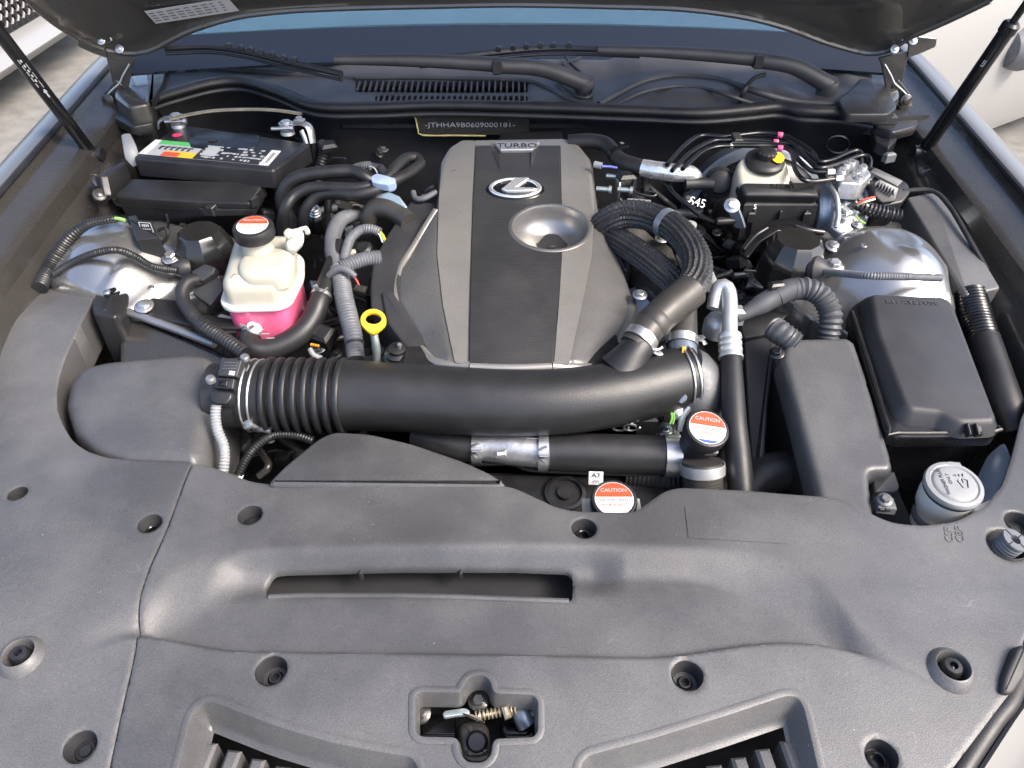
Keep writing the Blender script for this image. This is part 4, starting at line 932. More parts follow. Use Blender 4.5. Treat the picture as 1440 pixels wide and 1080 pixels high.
# strut mount caps
def mount_cap(px, py, z, r, lab):
    c = P(px, py, z); o = thing('strut_mount_cap', lab, 'strut cap', c-Vector((0,0,.03)), 'black strut mount caps')
    put('cap', MB().lathe([(r*1.0,-.03),(r*1.0,.010),(r*.96,.018),(r*.72,.043),(r*.64,.047),(r*.2,.048)], c, (0,-.05,1), 10), M['capgloss'], o, sharp=20)
    return o
mc1 = mount_cap(290,358,.895,.050,'black faceted cap on the left strut tower')
put('wire_boot', MB().lathe([(.006,-.012),(.016,-.01),(.017,.0),(.012,.008),(.007,.016)], P(256,377,.90), (-.8,-.5,.25), 18, True), M['skirt'], mc1)
hose('harness', 'thick ribbed black loom curving over the left strut tower', 'wiring loom', [(56,405,.89),(68,380,.90),(82,356,.92),(102,330,.945),(128,314,.955),(166,307,.955)], [.0125,.012,.012,.0105,.008,.0065], M['black'], (.0045,.0014), 'ribbed wiring looms on the left tower')
hose('harness', 'thin ribbed black loom running across the left strut tower to the cap', 'wiring loom', [(78,384,.905),(105,368,.925),(135,356,.945),(165,352,.95),(190,361,.93),(215,375,.91),(250,381,.905)], .0065, M['black'], (.0038,.0011), 'ribbed wiring looms on the left tower')
put('wire', MB().tube([P(162,307,.958),P(170,308,.958),P(176,310,.956)], .003, 6), M['wire_g'], label='short yellow-green wire beside the black relay', cat='wire')
hb = thing('hose_bracket', 'black clip bracket holding a hose beside the coolant tank', 'bracket', P(290,410,.85))
hpart('hose', hb, [(282,393,.905),(266,396,.91),(257,408,.905),(258,424,.895),(270,442,.885),(276,450,.88)], .011, M['hose'])
put('clip_block', MB().slab([(268,382),(288,371),(303,376),(300,385),(283,396)], tilt((268,382,.92),(303,376,.925),(283,396,.91)), .018, .002, .003), M['skirt'], hb)
put('clip_arm', MB().slab([(280,398),(300,384),(313,398),(313,408),(295,430),(270,412)], tilt((280,398,.90),(313,398,.90),(295,430,.88)), .014, .002, .003), M['skirt'], hb)
hpart('taped_loom', hb, [(274,448,.882),(288,460,.878),(305,471,.872),(325,484,.868),(345,498,.862)], [.011,.013,.0125,.012,.012], M['black'], (.006,.0013))
# ------------------------------------------------------------------ coolant tank
ctk = thing('coolant_tank', 'milky coolant tank with pink fluid and red and white cap', 'coolant tank', P(365,490,.80))
seam = flat(.905); plan = [(312,427),(322,436),(392,434),(408,427),(426,392),(426,366),(416,358),(344,358),(330,366)]
pl_ = rp([seam.uv(*a) for a in plan], .014, 5)
put('lower_body', MB().mold(pl_, [(.016,-.092),(.010,-.088),(.006,-.075),(.0055,-.004)], seam), M['pink'], ctk, label='lower half filled with pink coolant')
put('seam_flange', MB().mold(pl_, [(.004,-.005),(-.002,-.0035),(-.003,.0),(-.002,.003),(.006,.004)], seam), M['neck'], ctk)
upb = put('upper_body', MB().mold(pl_, [(.006,.003),(.006,.024),(.008,.034),(.015,.043),(.026,.047)], seam), M['milky'], ctk)
cc = P(360,346,.957)
put('shoulder', MB().slab([(330,366),(345,349),(395,343),(415,352),(410,372),(396,384),(335,385)], flat(.962), .03, .014, .02), M['milky'], ctk)
ncx = P(361,338,.975)
put('neck', MB().lathe([(.026,-.035),(.024,-.01),(.021,.0),(.021,.012)], ncx, (0,0,1), 28), M['milky'], ctk)
cap = put('cap', MB().lathe([(.026,.006),(.0305,.008),(.031,.011),(.031,.023),(.029,.027),(.025,.0285),(.0245,.0275),(.01,.0275)], ncx, (0,-.10,1), 40), M['black'], ctk)
def cap_print(parent, c, ax, r, h, blue=False, words_=True, turn=0):
    ax = Vector(ax).normalized(); u = Vector((math.cos(turn),math.sin(turn),0)); u = (u-ax*u.dot(ax)).normalized(); v = ax.cross(u); o = Vector(c)+ax*h
    lbl = put('cap_label', MB().lathe([(r,-.0003),(r,.0002)], o, ax, 40), M['white'], parent)
    def seg(v0, v1, n=24, rr=.97):
        a0, a1 = math.asin(max(-1,min(1,v0))), math.asin(max(-1,min(1,v1))); pts = []
        for k in range(n+1): a = a0+(a1-a0)*k/n; pts.append((math.cos(a), math.sin(a)))
        pts += [(-x, y) for x, y in reversed(pts)]
        return MB().add([o+ax*.0005+u*(x*r*rr)+v*(y*r*rr) for x,y in pts], [tuple(range(len(pts)))])
    put('red_band', seg(.12, 1.0), M['red'], lbl)
    if blue: put('blue_band', seg(-.98,-.78), M['blue'], lbl)
    t = MB()
    words(t, 'CAUTION', o+ax*.0007+v*(r*.50), u, v, r*.30, .0002); put('caution_letters', t, M['greyink'], lbl)
    t = MB()
    for k, s in enumerate(('NEVER OPEN', 'WHEN HOT', '---')): words(t, s, o+ax*.0007+v*(r*(-.08-.28*k)), u, v, r*.25, .0002)
    put('warning_letters', t, M['red'], lbl)
    return lbl
cap_print(cap, ncx, (0,-.10,1), .0238, .0282)
for k in range(3): put('level_mark', MB().box(P(352+k*7,446+k*6,.90)+Vector((.012,-.004,-.02)), (.012,.0012,.0012), (0,0,2), .0004), M['milky'], ctk)
br = put('mount_ear', MB().slab([(402,334),(408,322),(420,319),(428,326),(428,340),(415,352),(404,348)], tilt((402,340,.975),(428,332,.975),(410,352,.965)), .016, .004, .005), M['neck'], ctk)
put('ear_peg', MB().lathe([(.005,0),(.0075,.002),(.0075,.008),(.004,.010)], P(408,330,.985), (0,-.6,.6), 12), M['milky'], br)
put('ear_hook', MB().tube([P(420,324,.978),P(430,321,.982),P(433,328,.978)], .004, 8), M['neck'], br)
put('side_foot', MB().slab([(300,449),(310,440),(332,446),(340,458),(304,461)], flat(.862), .012, .003, .005), M['neck'], ctk)
hs = thing('coolant_hose', 'black hose bending round from the bottom of the coolant tank', 'hose', P(400,490,.80))
hp_ = [(354,468,.862),(350,478,.858),(356,490,.852),(376,492,.848),(402,483,.852),(426,466,.862),(442,444,.875),(449,425,.888),(456,408,.895),(463,388,.90),(470,368,.905),(478,345,.91)]
hpart('hose', hs, hp_, [.0145,.0165,.0175,.0175,.0175,.0175,.0172,.016,.015,.0145,.014,.014], M['hose'], n=22)
put('outlet_nipple', MB().tube([P(358,460,.875),P(354,469,.862)], .0115, 18), M['neck'], ctk)
band(hs, P(354,468,.862), P(350,480,.856)-P(357,459,.868), .0148, .009, ears=(0,-.3,1))
band(hs, P(452,417,.891), P(456,406,.896)-P(448,428,.886), .0162, .006, ears=(.2,-.4,1))
# ------------------------------------------------------------------ air box, its post and flow sensor
ab = MB(); apl = tilt((100,560,.856),(300,500,.872),(270,640,.862))
poly = rp([apl.uv(*a) for a in ((86,566),(92,534),(112,512),(150,503),(270,494),(298,498),(306,516),(296,596),(284,636),(272,652),(180,650),(128,634),(98,606))], .016, 6)
ab.sheet(poly, lambda U,V: 0*U+.003*np.sin(U*9), .0032, edge=.022, rim=.10); ab.v = [tuple(apl.at(*p)) for p in ab.v]
put('air_box', ab, M['cover'], label='rounded grained air box lid nested in the left side cover', cat='air box', sharp=60)
ps = thing('mounting_post', 'black plastic mounting post with a bolt behind the air box', 'bracket', P(155,470,.78))
put('post', MB().slab([(128,428),(134,412),(146,402),(172,403),(181,412),(168,440),(160,446),(130,440)], flat(.888), .14, .005, .006), M['black'], ps)
put('bolt', MB().bolt(P(158,411,.889), (0,-.1,1), .0075, .008), M['gloss'], ps)
put('gusset', MB().box(P(166,462,.84), (.008,.04,.10), (0,0,10), .002), M['black'], ps)
ms = thing('airflow_sensor', 'black airflow sensor and plug on the mouth of the intake pipe', 'sensor', P(320,540,.89))
sp_ = tilt((312,503,.915),(340,507,.915),(300,560,.885))
put('base_flange', MB().slab([(300,520),(310,505),(345,500),(352,512),(340,540),(298,540)], sp_, .02, .003, .004), M['black'], ms)
sp2 = Plane(sp_.o+sp_.n*.012, sp_.o+sp_.n*.012+sp_.u, sp_.o+sp_.n*.012+sp_.v)
sb_ = put('sensor_body', MB().slab([(311,502),(340,506),(333,530),(305,528)], sp2, .014, .002, .002), M['skirt'], ms)
t = MB()
for r_ in range(3):
    for k in range(5): t.tube([sp2.hit(316+k*4-r_*1.3, 510+r_*4)+sp2.n*.0003, sp2.hit(318.4+k*4-r_*1.3, 510.2+r_*4)+sp2.n*.0003], .0007, 4, spline=False)
put('print', t, M['loom'], sb_, kind='stuff')
put('code_patch', MB().slab([(323,521),(331,522),(329,528),(321,527)], Plane(sp2.o+sp2.n*.0006, sp2.o+sp2.n*.0006+sp2.u, sp2.o+sp2.n*.0006+sp2.v), .0006, .0001, 0), M['greyink'], sb_)
put('plug_socket', MB().slab([(304,530),(330,532),(327,547),(300,545)], sp2, .016, .002, .002), M['black'], ms)
put('plug_clip', MB().slab([(308,534),(320,535),(318,543),(307,542)], Plane(sp2.o+sp2.n*.003, sp2.o+sp2.n*.003+sp2.u, sp2.o+sp2.n*.003+sp2.v), .005, .001, .001), M['gloss'], ms)
put('plug', MB().slab([(296,549),(326,551),(325,560),(318,568),(300,568),(294,560)], sp2, .018, .003, .004), M['black'], ms)
for a,b in ((344,503),(296,533)): put('screw', MB().lathe([(.0065,-.004),(.0065,.001),(.005,.0035),(.002,.004)], P(a,b,.918), (0,-.2,1), 14), M['zinc'], ms)
hpart('sensor_loom', ms, [(304,570,.893),(303,585,.882),(306,605,.868),(314,625,.855),(316,642,.845),(314,664,.83)], .0072, M['lightloom'], (.0042,.0012))
hose('drain_tube', 'thin dark ribbed tube arching below the intake bellows', 'tube', [(335,668,.80),(345,648,.81),(360,628,.82),(385,612,.825),(415,612,.825),(440,620,.82)], .0065, M['rubber'], (.004,.0009))
# ------------------------------------------------------------------ heater hoses and looms beside the engine
hose('heater_hose', 'wide grey heater hose arching over the two thinner ones', 'hose', [(412,325,.86),(407,306,.885),(397,288,.91),(398,270,.935),(410,254,.955),(432,246,.965),(465,242,.97),(495,241,.97),(512,248,.965),(522,256,.955)], .0122, M['hose'], None, 'heater hoses left of the engine', 18)
hh = thing('heater_hose', 'pair of brown-black hoses looping through the blue connector', 'hose', P(480,270,.94), 'heater hoses left of the engine')
hpart('upper_hose', hh, [(398,335,.87),(397,312,.91),(402,291,.94),(415,274,.955),(438,264,.965),(478,264,.97),(510,264,.972),(535,256,.975),(550,244,.98),(560,231,.985),(572,222,.985),(586,222,.98),(591,230,.975)], .0098, M['hose'], n=16)
hpart('lower_hose', hh, [(428,330,.87),(426,308,.91),(432,290,.935),(446,277,.95),(470,272,.96),(500,273,.965),(528,267,.97),(550,256,.975),(572,245,.975),(588,234,.975),(592,229,.975)], .0098, M['hose'], n=16)
cn = thing('hose_connector', 'pale blue hose connector on its plated bracket', 'connector', P(545,265,.95))
cpn = tilt((522,250,.99),(556,252,.99),(528,240,.995))
put('connector_body', MB().slab([(521,248),(530,243),(556,250),(556,256),(545,260),(523,256)], cpn, .014, .002, .003), M['teal'], cn)
put('connector_leg', MB().slab([(543,256),(555,254),(556,268),(546,272)], tilt((543,256,.982),(556,256,.982),(547,270,.965)), .010, .002, .002), M['teal'], cn)
put('bracket', MB().slab([(524,276),(545,270),(560,276),(572,292),(566,296),(548,288)], tilt((524,276,.958),(560,276,.965),(566,296,.945)), .005, .001, .003), M['paleplate'], cn)
hose('coolant_elbow', 'thick brown-black elbow hose under the plated bracket', 'hose', [(575,312,.93),(562,302,.935),(545,294,.94),(530,293,.938),(521,303,.925),(519,322,.90)], [.017,.0178,.0182,.018,.017,.016], M['bronze'], n=24)
hose('engine_loom', 'fat smooth grey hose bending down from the wire plug', 'wiring loom', [(505,303,.915),(490,304,.92),(477,312,.92),(469,330,.915),(468,350,.91),(472,372,.905),(476,388,.90)], [.010,.0125,.0135,.014,.014,.0135,.013], M['loom'], (.0035,.0004), 'grey looms beside the engine cover', 20)
hose('engine_loom', 'thin pale ribbed loom arching over to the plug beside the cover', 'wiring loom', [(535,327,.925),(522,322,.93),(508,323,.93),(495,333,.928),(488,348,.922),(484,368,.912)], .0085, M['loom'], (.004,.0012), 'grey looms beside the engine cover')
hose('engine_loom', 'short ribbed grey loom running into the engine cover side', 'wiring loom', [(534,362,.915),(515,364,.918),(498,369,.918),(480,377,.915)], .0125, M['loom'], (.0048,.0015), 'grey looms beside the engine cover')
bl_ = thing('engine_loom', 'long fat ribbed grey loom dropping behind the intake pipe', 'wiring loom', P(495,470,.84), 'grey looms beside the engine cover')
hpart('loom', bl_, [(475,378,.912),(480,395,.905),(484,420,.895),(490,445,.885),(496,470,.872),(500,505,.852)], [.0135,.0145,.015,.0152,.0148,.014], M['loom'], (.0052,.0013), 20)
band(bl_, P(498,484,.864), P(500,500,.853)-P(495,465,.874), .0150, .004, 'cable_tie', M['black'])
hpart('taped_joint', bl_, [(462,388,.912),(470,381,.922),(480,377,.928),(490,381,.925),(500,389,.918)], [.005,.006,.0065,.006,.0045], M['loom'], n=12)
for k,(mm,dx) in enumerate(((M['wire_r'],0),(M['wire_w'],2),(M['wire_g'],-2))):
    hose('wire', ('red','white','green')[k]+' wire of the small plug above the fat grey hose', 'wire', [(494+dx,286+dx,.93),(503+dx,287+dx*.6,.932),(512+dx,292-dx*.5,.93)], .0012, mm, None, 'thin coloured wires', 6)
for k,(mm,dx) in enumerate(((M['wire_g'],0),(M['yellow'],2.4),(M['wire_w'],-3))):
    hose('wire', ('green','yellow','white')[k]+' wire leaving the loom beside the engine cover', 'wire', [(532+dx,325,.928),(537+dx,331,.925),(541+dx,341,.915)], .0013, mm, None, 'thin coloured wires', 6)
kn = put('sensor_plug', MB().lathe([(.004,-.03),(.013,-.028),(.0145,-.012),(.0145,.006),(.010,.010)], P(512,352,.905), (-.1,-.35,.9), 18, True), M['rubber'], label='round black sensor plug beside the engine cover', cat='connector')
put('plug_block', MB().box(P(497,358,.90), (.014,.010,.018), (10,0,15), .002), M['milky'], label='small cream block beside the round black plug', cat='connector')
pc = thing('plug_connector', 'small clear-brown plug under the short grey loom', 'connector', P(506,408,.88)); put('plug_body', MB().box(P(507,408,.887), (.022,.014,.014), (10,0,-20), .003), M['under'], pc); put('lead', MB().tube([P(496,387,.905),P(502,395,.897),P(505,402,.89)], .0018, 6), M['wire_r'], pc)
ck = thing('ignition_plug', 'black plug with orange clip tips under the coolant hose', 'connector', P(455,490,.82))
put('plug_body', MB().box(P(455,473,.85), (.034,.030,.03), (20,5,-25), .005), M['black'], ck)
for k in range(4): put('clip_tip', MB().box(P(438+k*3.2,484.5+k*.6,.862), (.0028,.003,.004), (0,0,0), .0006), M['orange'], ck)
hpart('lead', ck, [(436,491,.853),(441,499,.848),(452,504,.842)], .0045, M['lightloom'], (.003,.0006))
hpart('stay', ck, [(468,412,.89),(474,416,.89),(482,420,.885)], .0022, M['brass'], n=6)
# dipstick
ds = thing('dipstick', 'yellow ring-handled dipstick at the corner of the engine cover', 'dipstick', P(530,508,.84))
dc = P(525,452,.925); fd = (EYE-dc).normalized(); fd = (fd*.75+Vector((0,0,.35))).normalized(); uu = Vector((1,0,0)); uu = (uu-fd*uu.dot(fd)).normalized(); vv = fd.cross(uu)
dpl = flat(0); dpl.o, dpl.u, dpl.v, dpl.n = dc, uu, vv, fd
k_ = (P(543,452,.925)-P(507,452,.925)).length/36
ou = []; inn = []
for i in range(40):
    a = 2*math.pi*i/40; x, y = 18*math.cos(a), 18*math.sin(a)*.92
    if y < 0: y *= 1.22; x *= (1-.42*max(0, (-y-6)/16)**1.2)
    ou.append((x*k_, (y+1)*k_)); inn.append((11.2*math.cos(a)*k_, (8*math.sin(a)+3)*k_))
rg = [[dpl.at(a,b,h) for a,b in pp] for pp, h in ((ou,-.004),(ou,.003),([(a*.94,b*.94) for a,b in ou],.0045),([(a*1.08,b*1.08) for a,b in inn],.0045),(inn,.003),(inn,-.004),(ou,-.004))]
put('handle', MB().loft(rg, False, False), M['yellow'], ds)
put('stem', MB().tube([P(526,470,.905),P(529,488,.885),P(531,512,.855)], [.0058,.0062,.0065], 12), M['paleplate'], ds)
mo = thing('engine_mount_stud', 'black rubber grommet with a stud below the engine cover corner', 'grommet', P(560,503,.86))
put('grommet', MB().lathe([(.022,-.02),(.022,.0),(.018,.003),(.019,.008),(.013,.011),(.013,.016),(.008,.018)], P(560,500,.872), (0,-.15,1), 22), M['rubber'], mo)
put('stud', MB().lathe([(.0035,.015),(.0035,.024)], P(560,500,.872), (.2,-.15,1), 8), M['zinc'], mo)
# ================================================================== right half of the bay
def off(pl, d): return Plane(pl.o+pl.n*d, pl.o+pl.n*d+pl.u, pl.o+pl.n*d+pl.v)
# relay and fuse box
rf = thing('relay_fuse_box', 'large black box lettered RELAY&FUSE at the right of the bay', 'fuse box', P(1310,620,.70))
rpl = tilt((1222,416,.905),(1332,422,.905),(1390,612,.872))
lid = put('lid_rim', MB().slab([(1194,436),(1200,428),(1222,414),(1330,420),(1340,428),(1408,602),(1400,612),(1262,614),(1246,606)], rpl, .022, .006, .008), M['gloss'], rf)
put('rim_bead', MB().tube([off(rpl,.001).hit(a,b) for a,b in ((1198,438),(1222,510),(1250,602),(1262,609),(1396,607),(1403,600))], .003, 8, step=.01), M['black'], lid)
tp = off(rpl, .022)
pol = rp([tp.uv(*a) for a in ((1226,414),(1328,418),(1338,426),(1398,584),(1396,590),(1352,592),(1338,586),(1324,578),(1282,574),(1274,568),(1236,468))], .007, 5)
tq = put('lid_top', MB().mold(pol, [(-.012,-.022),(-.010,-.018),(-.004,-.006),(-.001,-.002),(.002,-.0004),(.005,0)], tp), M['skirt'], rf)
t = MB(); words(t, 'RELAY&FUSE', tp.hit(1283,426)+tp.n*.0003, tp.hit(1310,427)-tp.hit(1255,425), tp.v, .0115, .0016, stretch=1.2); put('moulded_letters', t, M['conduit'], tq)
put('case', MB().slab([(1202,446),(1224,420),(1330,426),(1404,600),(1262,606)], off(rpl,-.022), .14, .003, .008), M['gloss'], rf)
put('front_clip', MB().box(P(1366,607,.876), (.020,.014,.022), (25,0,0), .003), M['black'], rf)
for s in (-6,6): put('clip_rib', MB().box(P(1366+s,605,.886), (.003,.016,.012), (25,0,0), .001), M['black'], rf)
# intake resonator duct
du = thing('intake_duct', 'tall grained duct between the radiator cover and the fuse box', 'air duct', P(1170,700,.72))
dp = tilt((1150,472,.900),(1200,472,.900),(1195,700,.846))
pol = rp([dp.uv(*a) for a in ((1098,500),(1104,484),(1118,474),(1192,472),(1204,480),(1222,535),(1244,605),(1259,655),(1254,664),(1224,664),(1228,700),(1236,748),(1160,740),(1136,640),(1112,550))], .010, 5)
m = MB().sheet(pol, lambda U,V: 0*U, .0030, edge=.011, rim=.03); m.v = [tuple(dp.at(*p)) for p in m.v]
put('duct_top', m, M['cover'], du, sharp=60)
put('duct_side', MB().slab([(1090,500),(1100,488),(1120,478),(1160,690),(1150,720),(1128,640),(1104,556)], off(dp,-.03), .12, .008, .008), M['black'], du)
put('duct_step', MB().slab([(1226,664),(1258,662),(1266,684),(1262,692),(1230,692)], off(dp,-.022), .03, .003, .004), M['skirt'], du)
fx = thing('duct_bolt', 'grey bolt with square clip at the front of the grained duct', 'bolt', P(1244,712,.84))
put('clip_base', MB().box(P(1244,711,.842), (.022,.018,.014), (0,0,-8), .002), M['loom'], fx)
for s in (-4,4): put('clip_window', MB().box(P(1244+s,717,.8455), (.006,.003,.005), (20,0,-8), .0005), M['ink'], fx)
put('bolt_head', MB().bolt(P(1244,703,.852), (-.1,-.25,1), .005, .007), M['castgrey'], fx)
# loom ends and conduit round the tower
cdt = thing('conduit', 'fat ribbed grey conduit arching behind the grained duct', 'conduit', P(1110,430,.88), 'ribbed grey conduits beside the duct')
hpart('cuff', cdt, [(1036,447,.905),(1056,436,.914),(1070,428,.92),(1084,420,.926),(1094,416,.930)], [.008,.0115,.0150,.0158,.0150], M['conduit'], n=20)
hpart('smooth_bend', cdt, [(1092,416,.929),(1106,409,.935),(1122,406,.938)], [.0165,.017,.017], M['conduit'], n=20)
hpart('ribbed_bend', cdt, [(1116,407,.937),(1134,406,.938),(1152,414,.932),(1164,430,.92),(1168,448,.905),(1164,474,.88)], [.0175,.018,.018,.018,.018,.0175], M['conduit'], (.0085,.003), 20)
hose('conduit', 'short ribbed grey conduit tucked into the corner of the duct', 'conduit', [(1088,462,.90),(1100,470,.90),(1118,484,.89)], [.0185,.019,.019], M['conduit'], (.007,.0024), 'ribbed grey conduits beside the duct', 18)
kb = thing('conduit_clip', 'black clip standing on the grey conduit', 'clip', P(1092,408,.92)); put('clip_body', MB().box(P(1092,402,.945), (.022,.014,.012), (0,0,10), .003), M['black'], kb); put('clip_stem', MB().box(P(1090,412,.93), (.012,.01,.024), (0,0,10), .002), M['black'], kb)
bd_ = put('duct_bolt', MB().bolt(P(1092,497,.895), (-.2,-.3,1), .0058, .009), M['gloss'], label='dark bolt at the rear left of the grained duct', cat='bolt')
mc2 = mount_cap(1113,370,.905,.054,'black faceted cap on the right strut tower')
put('wire_boot', MB().lathe([(.010,-.014),(.020,-.012),(.022,-.002),(.016,.008),(.009,.014),(.006,.020)], P(1151,379,.92), (.75,-.55,.25), 20, True), M['skirt'], mc2)
hose('harness', 'ribbed black loom running from the right strut cap to the fender channel', 'wiring loom', [(1162,382,.925),(1190,385,.94),(1225,388,.955),(1270,389,.955),(1322,391,.94)], .0060, M['loom'], (.0038,.0011))
# big flexible tube by the fender
ft = thing('fender_tube', 'thick black flexible tube beside the fuse box', 'tube', P(1395,540,.80))
hpart('ribbed_neck', ft, [(1364,412,.895),(1369,432,.885),(1376,456,.875),(1385,482,.865)], [.023,.0235,.0235,.023], M['gloss'], (.006,.0014), 22)
hpart('smooth_tube', ft, [(1383,478,.866),(1395,515,.852),(1410,560,.835),(1428,610,.81)], [.0235,.024,.0245,.024], M['rubber'], n=22)
put('screen_flap', MB().slab([(1388,640),(1412,620),(1425,650),(1390,720),(1375,740),(1360,700)], tilt((1388,640,.83),(1425,650,.84),(1375,740,.80)), .006, .002, .01), M['steelblue'], ft)
# washer filler
wf = thing('washer_filler', 'white washer filler neck with its grey flip cap at the right', 'washer filler', P(1335,730,.78))
wc = P(1342,681,.876); wa = Vector((-.02,-.13,1)).normalized()
put('neck', MB().lathe([(.022,-.085),(.022,-.052),(.0295,-.044),(.0315,-.028),(.0315,-.006),(.029,-.004)], wc, wa, 36, False), M['neck'], wf)
wcap = put('cap', MB().lathe([(.031,-.009),(.0335,-.007),(.0345,-.003),(.033,.001),(.0285,.002),(.0265,.0005),(.025,.0025),(.0225,.0035),(.01,.004)], wc, wa, 44), M['capgrey'], wf)
put('cap_gasket', MB().lathe([(.031,-.013),(.0325,-.0115),(.0325,-.0085),(.031,-.0075)], wc, wa, 36, False, False), M['ink'], wf)
put('cap_tab', MB().box(P(1343,655,.876), (.015,.012,.003), (0,0,-8), .001), M['capgrey'], wcap)
cu_ = Vector((0,1,0)); cu_ = (cu_-wa*cu_.dot(wa)).normalized(); cr_ = Vector((1,.12,0)); cr_ = (cr_-wa*cr_.dot(wa)).normalized()
t = MB(); o = wc+wa*.0043
words(t, 'WASHER FLUID', o-cr_*.014+cu_*.004, cu_, -cr_, .0058, .0004); words(t, 'ONLY', o-cr_*.006+cu_*.006, cu_, -cr_, .0058, .0004)
put('cap_letters', t, M['under'], wcap)
sy = MB(); base = o+cr_*.009-cu_*.003
def LN(pts): sy.tube([base+cr_*(a*.001)+cu_*(b*.001) for a,b in pts], .00055, 5, spline=False)
LN([(-6,5),(0,8),(6,4)]); LN([(-6,5),(-3,-6)]); LN([(6,4),(3,-7)]); LN([(-3,-6),(3,-7)]); LN([(0,8),(0,1)])
for k in range(3): LN([(-5+k*4,11-k*.5),(-6+k*5,14),(-8+k*6,13)])
put('washer_symbol', sy, M['under'], wcap)
t = MB(); words(t, 'RC', P(1335,719,.836)+Vector((0,-.002,0)), (1,.1,0), (0,.45,.9), .011, .001); put('neck_letters', t, M['under'], wf)
put('neck_ear', MB().box(P(1385,716,.845), (.035,.014,.010), (0,-12,20), .003), M['neck'], wf)
put('pipe_collar', MB().lathe([(.0225,0),(.025,.003),(.025,.010),(.0225,.013)], wc-wa*.075, wa, 28, False, False), M['loom'], wf)
# ------------------------------------------------------------------ air-conditioning line
ac = thing('air_conditioning_line', 'pale aluminium pipe running into a black hose right of the engine', 'pipe', P(1035,690,.72))
hpart('metal_pipe', ac, [(1003,434,.915),(1007,414,.93),(1013,403,.94),(1022,405,.94),(1026,422,.93),(1026,445,.918),(1026,472,.903)], [.0105,.011,.0115,.0115,.0115,.0115,.0115], M['drawn'], n=18)
put('valve_body', MB().lathe([(.014,-.03),(.020,-.026),(.0205,-.004),(.017,.003),(.012,.006)], P(1010,450,.895), (0,-.1,1), 24, True), M['drawn'], ac)
put('valve_block', MB().box(P(1036,444,.905), (.018,.02,.03), (0,0,0), .004), M['drawn'], ac)
fr = [P(1026,470,.904),P(1027,484,.896),P(1028,507,.884)]; L_ = (fr[2]-fr[0]); rr = [(.0115,0),(.0165,.001),(.0175,.006),(.0155,.010),(.017,.014),(.017,.018),(.0155,.020),(.017,.023),(.017,.028),(.0155,.030),(.0178,.036),(.0178,.039)]
put('crimp_ferrule', MB().lathe(rr, fr[0], L_, 30), M['drawn'], ac)
hpart('rubber_hose', ac, [(1028,503,.886),(1030,545,.868),(1033,595,.845),(1038,640,.82),(1042,690,.79),(1044,730,.76)], [.0150,.0160,.0168,.0172,.0175,.0175], M['rubber'], n=22)
# ------------------------------------------------------------------ charge and braided hoses
bh = thing('breather_hose', 'bronze-black breather hose clamped onto the intake pipe branch', 'hose', P(920,470,.88))
hpart('hose', bh, [(892,488,.912),(905,471,.922),(921,452,.932),(940,434,.94),(958,420,.945),(972,408,.95)], [.0225,.0235,.024,.0255,.026,.0262], M['bronze'], n=28)
hpart('swage', bh, [(916,458,.929),(919,455,.931),(922,451,.932)], [.0238,.0256,.0252], M['bronze'], n=28, step=.003)
ax_ = P(905,471,.922)-P(890,491,.911)
band(bh, P(901,477,.919), ax_, .0238, .014, ears=(1,-.6,-.2))
cl2 = thing('charge_hose', 'bronze-black hose beside the breather with a spring clamp and orange mark', 'hose', P(962,500,.85))
hpart('hose', cl2, [(962,428,.915),(962,448,.908),(960,470,.898),(959,486,.890)], [.019,.019,.0215,.0215], M['bronze'], n=24)
hpart('metal_stub', cl2, [(959,484,.891),(961,500,.884),(966,520,.874),(974,545,.86)], [.0205,.0205,.021,.022], M['steelblue'], n=24)
band(cl2, P(959,480,.8935), P(959,487,.889)-P(960,470,.898), .0222, .013, ears=(.9,-.5,.2))
put('orange_mark', MB().box(P(961.5,494,.9045), (.0055,.014,.002), (35,0,-8), .0005), M['orange'], cl2)
m_br = mat('braided_sleeve', (.020,.021,.023), .42, 0, .3, 800, .2, 30, .4, (.07,.07,.068), rvar=.08)
tt = m_br.node_tree; bs_ = tt.nodes['Principled BSDF']; ck_ = tt.nodes.new('ShaderNodeTexVoronoi'); ck_.inputs['Scale'].default_value = 330; tc_ = tt.nodes.new('ShaderNodeTexCoord'); tt.links.new(tc_.outputs['Object'], ck_.inputs['Vector'])
bp2 = tt.nodes.new('ShaderNodeBump'); bp2.inputs['Strength'].default_value = .8; bp2.inputs['Distance'].default_value = .001; tt.links.new(ck_.outputs['Distance'], bp2.inputs['Height']); tt.links.new(bp2.outputs[0], bs_.inputs['Normal'])
def braided(name, label, pts, r, nstr=17, m=m_br):
    T_ = thing(name, label, 'hose', P(*pts[len(pts)//2])-Vector((0,0,.03)), 'braided hoses right of the engine')
    Q = smooth_path([P(*p) for p in pts], .0035); mm = MB(); N = None; rings = []; al = 0
    nn = nstr*2
    for i in range(len(Q)):
        a, b = Q[max(0,i-1)], Q[min(len(Q)-1,i+1)]; T = (b-a).normalized()
        if i: al += (Q[i]-Q[i-1]).length
        if N is None: N = (Vector((0,0,1))-T*T.z).normalized()
        N = (N-T*N.dot(T)).normalized(); B = T.cross(N); ring = []
        for j in range(nn):
            an = 2*math.pi*j/nn; rad = r+((.0014+(.0009 if (j//2+i) % 2 else -.0004)) if j % 2 else -.0010)
            ring.append(Q[i]+N*(rad*math.cos(an))+B*(rad*math.sin(an)))
        rings.append(ring)
    put('braid', mm.loft(rings), m, T_, sharp=12); return T_
b1 = braided('braided_hose', 'thick braided black hose curving from the engine into the breather', [(826,340,.90),(842,322,.93),(862,307,.955),(885,301,.965),(915,305,.97),(945,319,.972),(968,342,.968),(980,368,.96),(978,392,.953),(966,411,.948)], .0215)
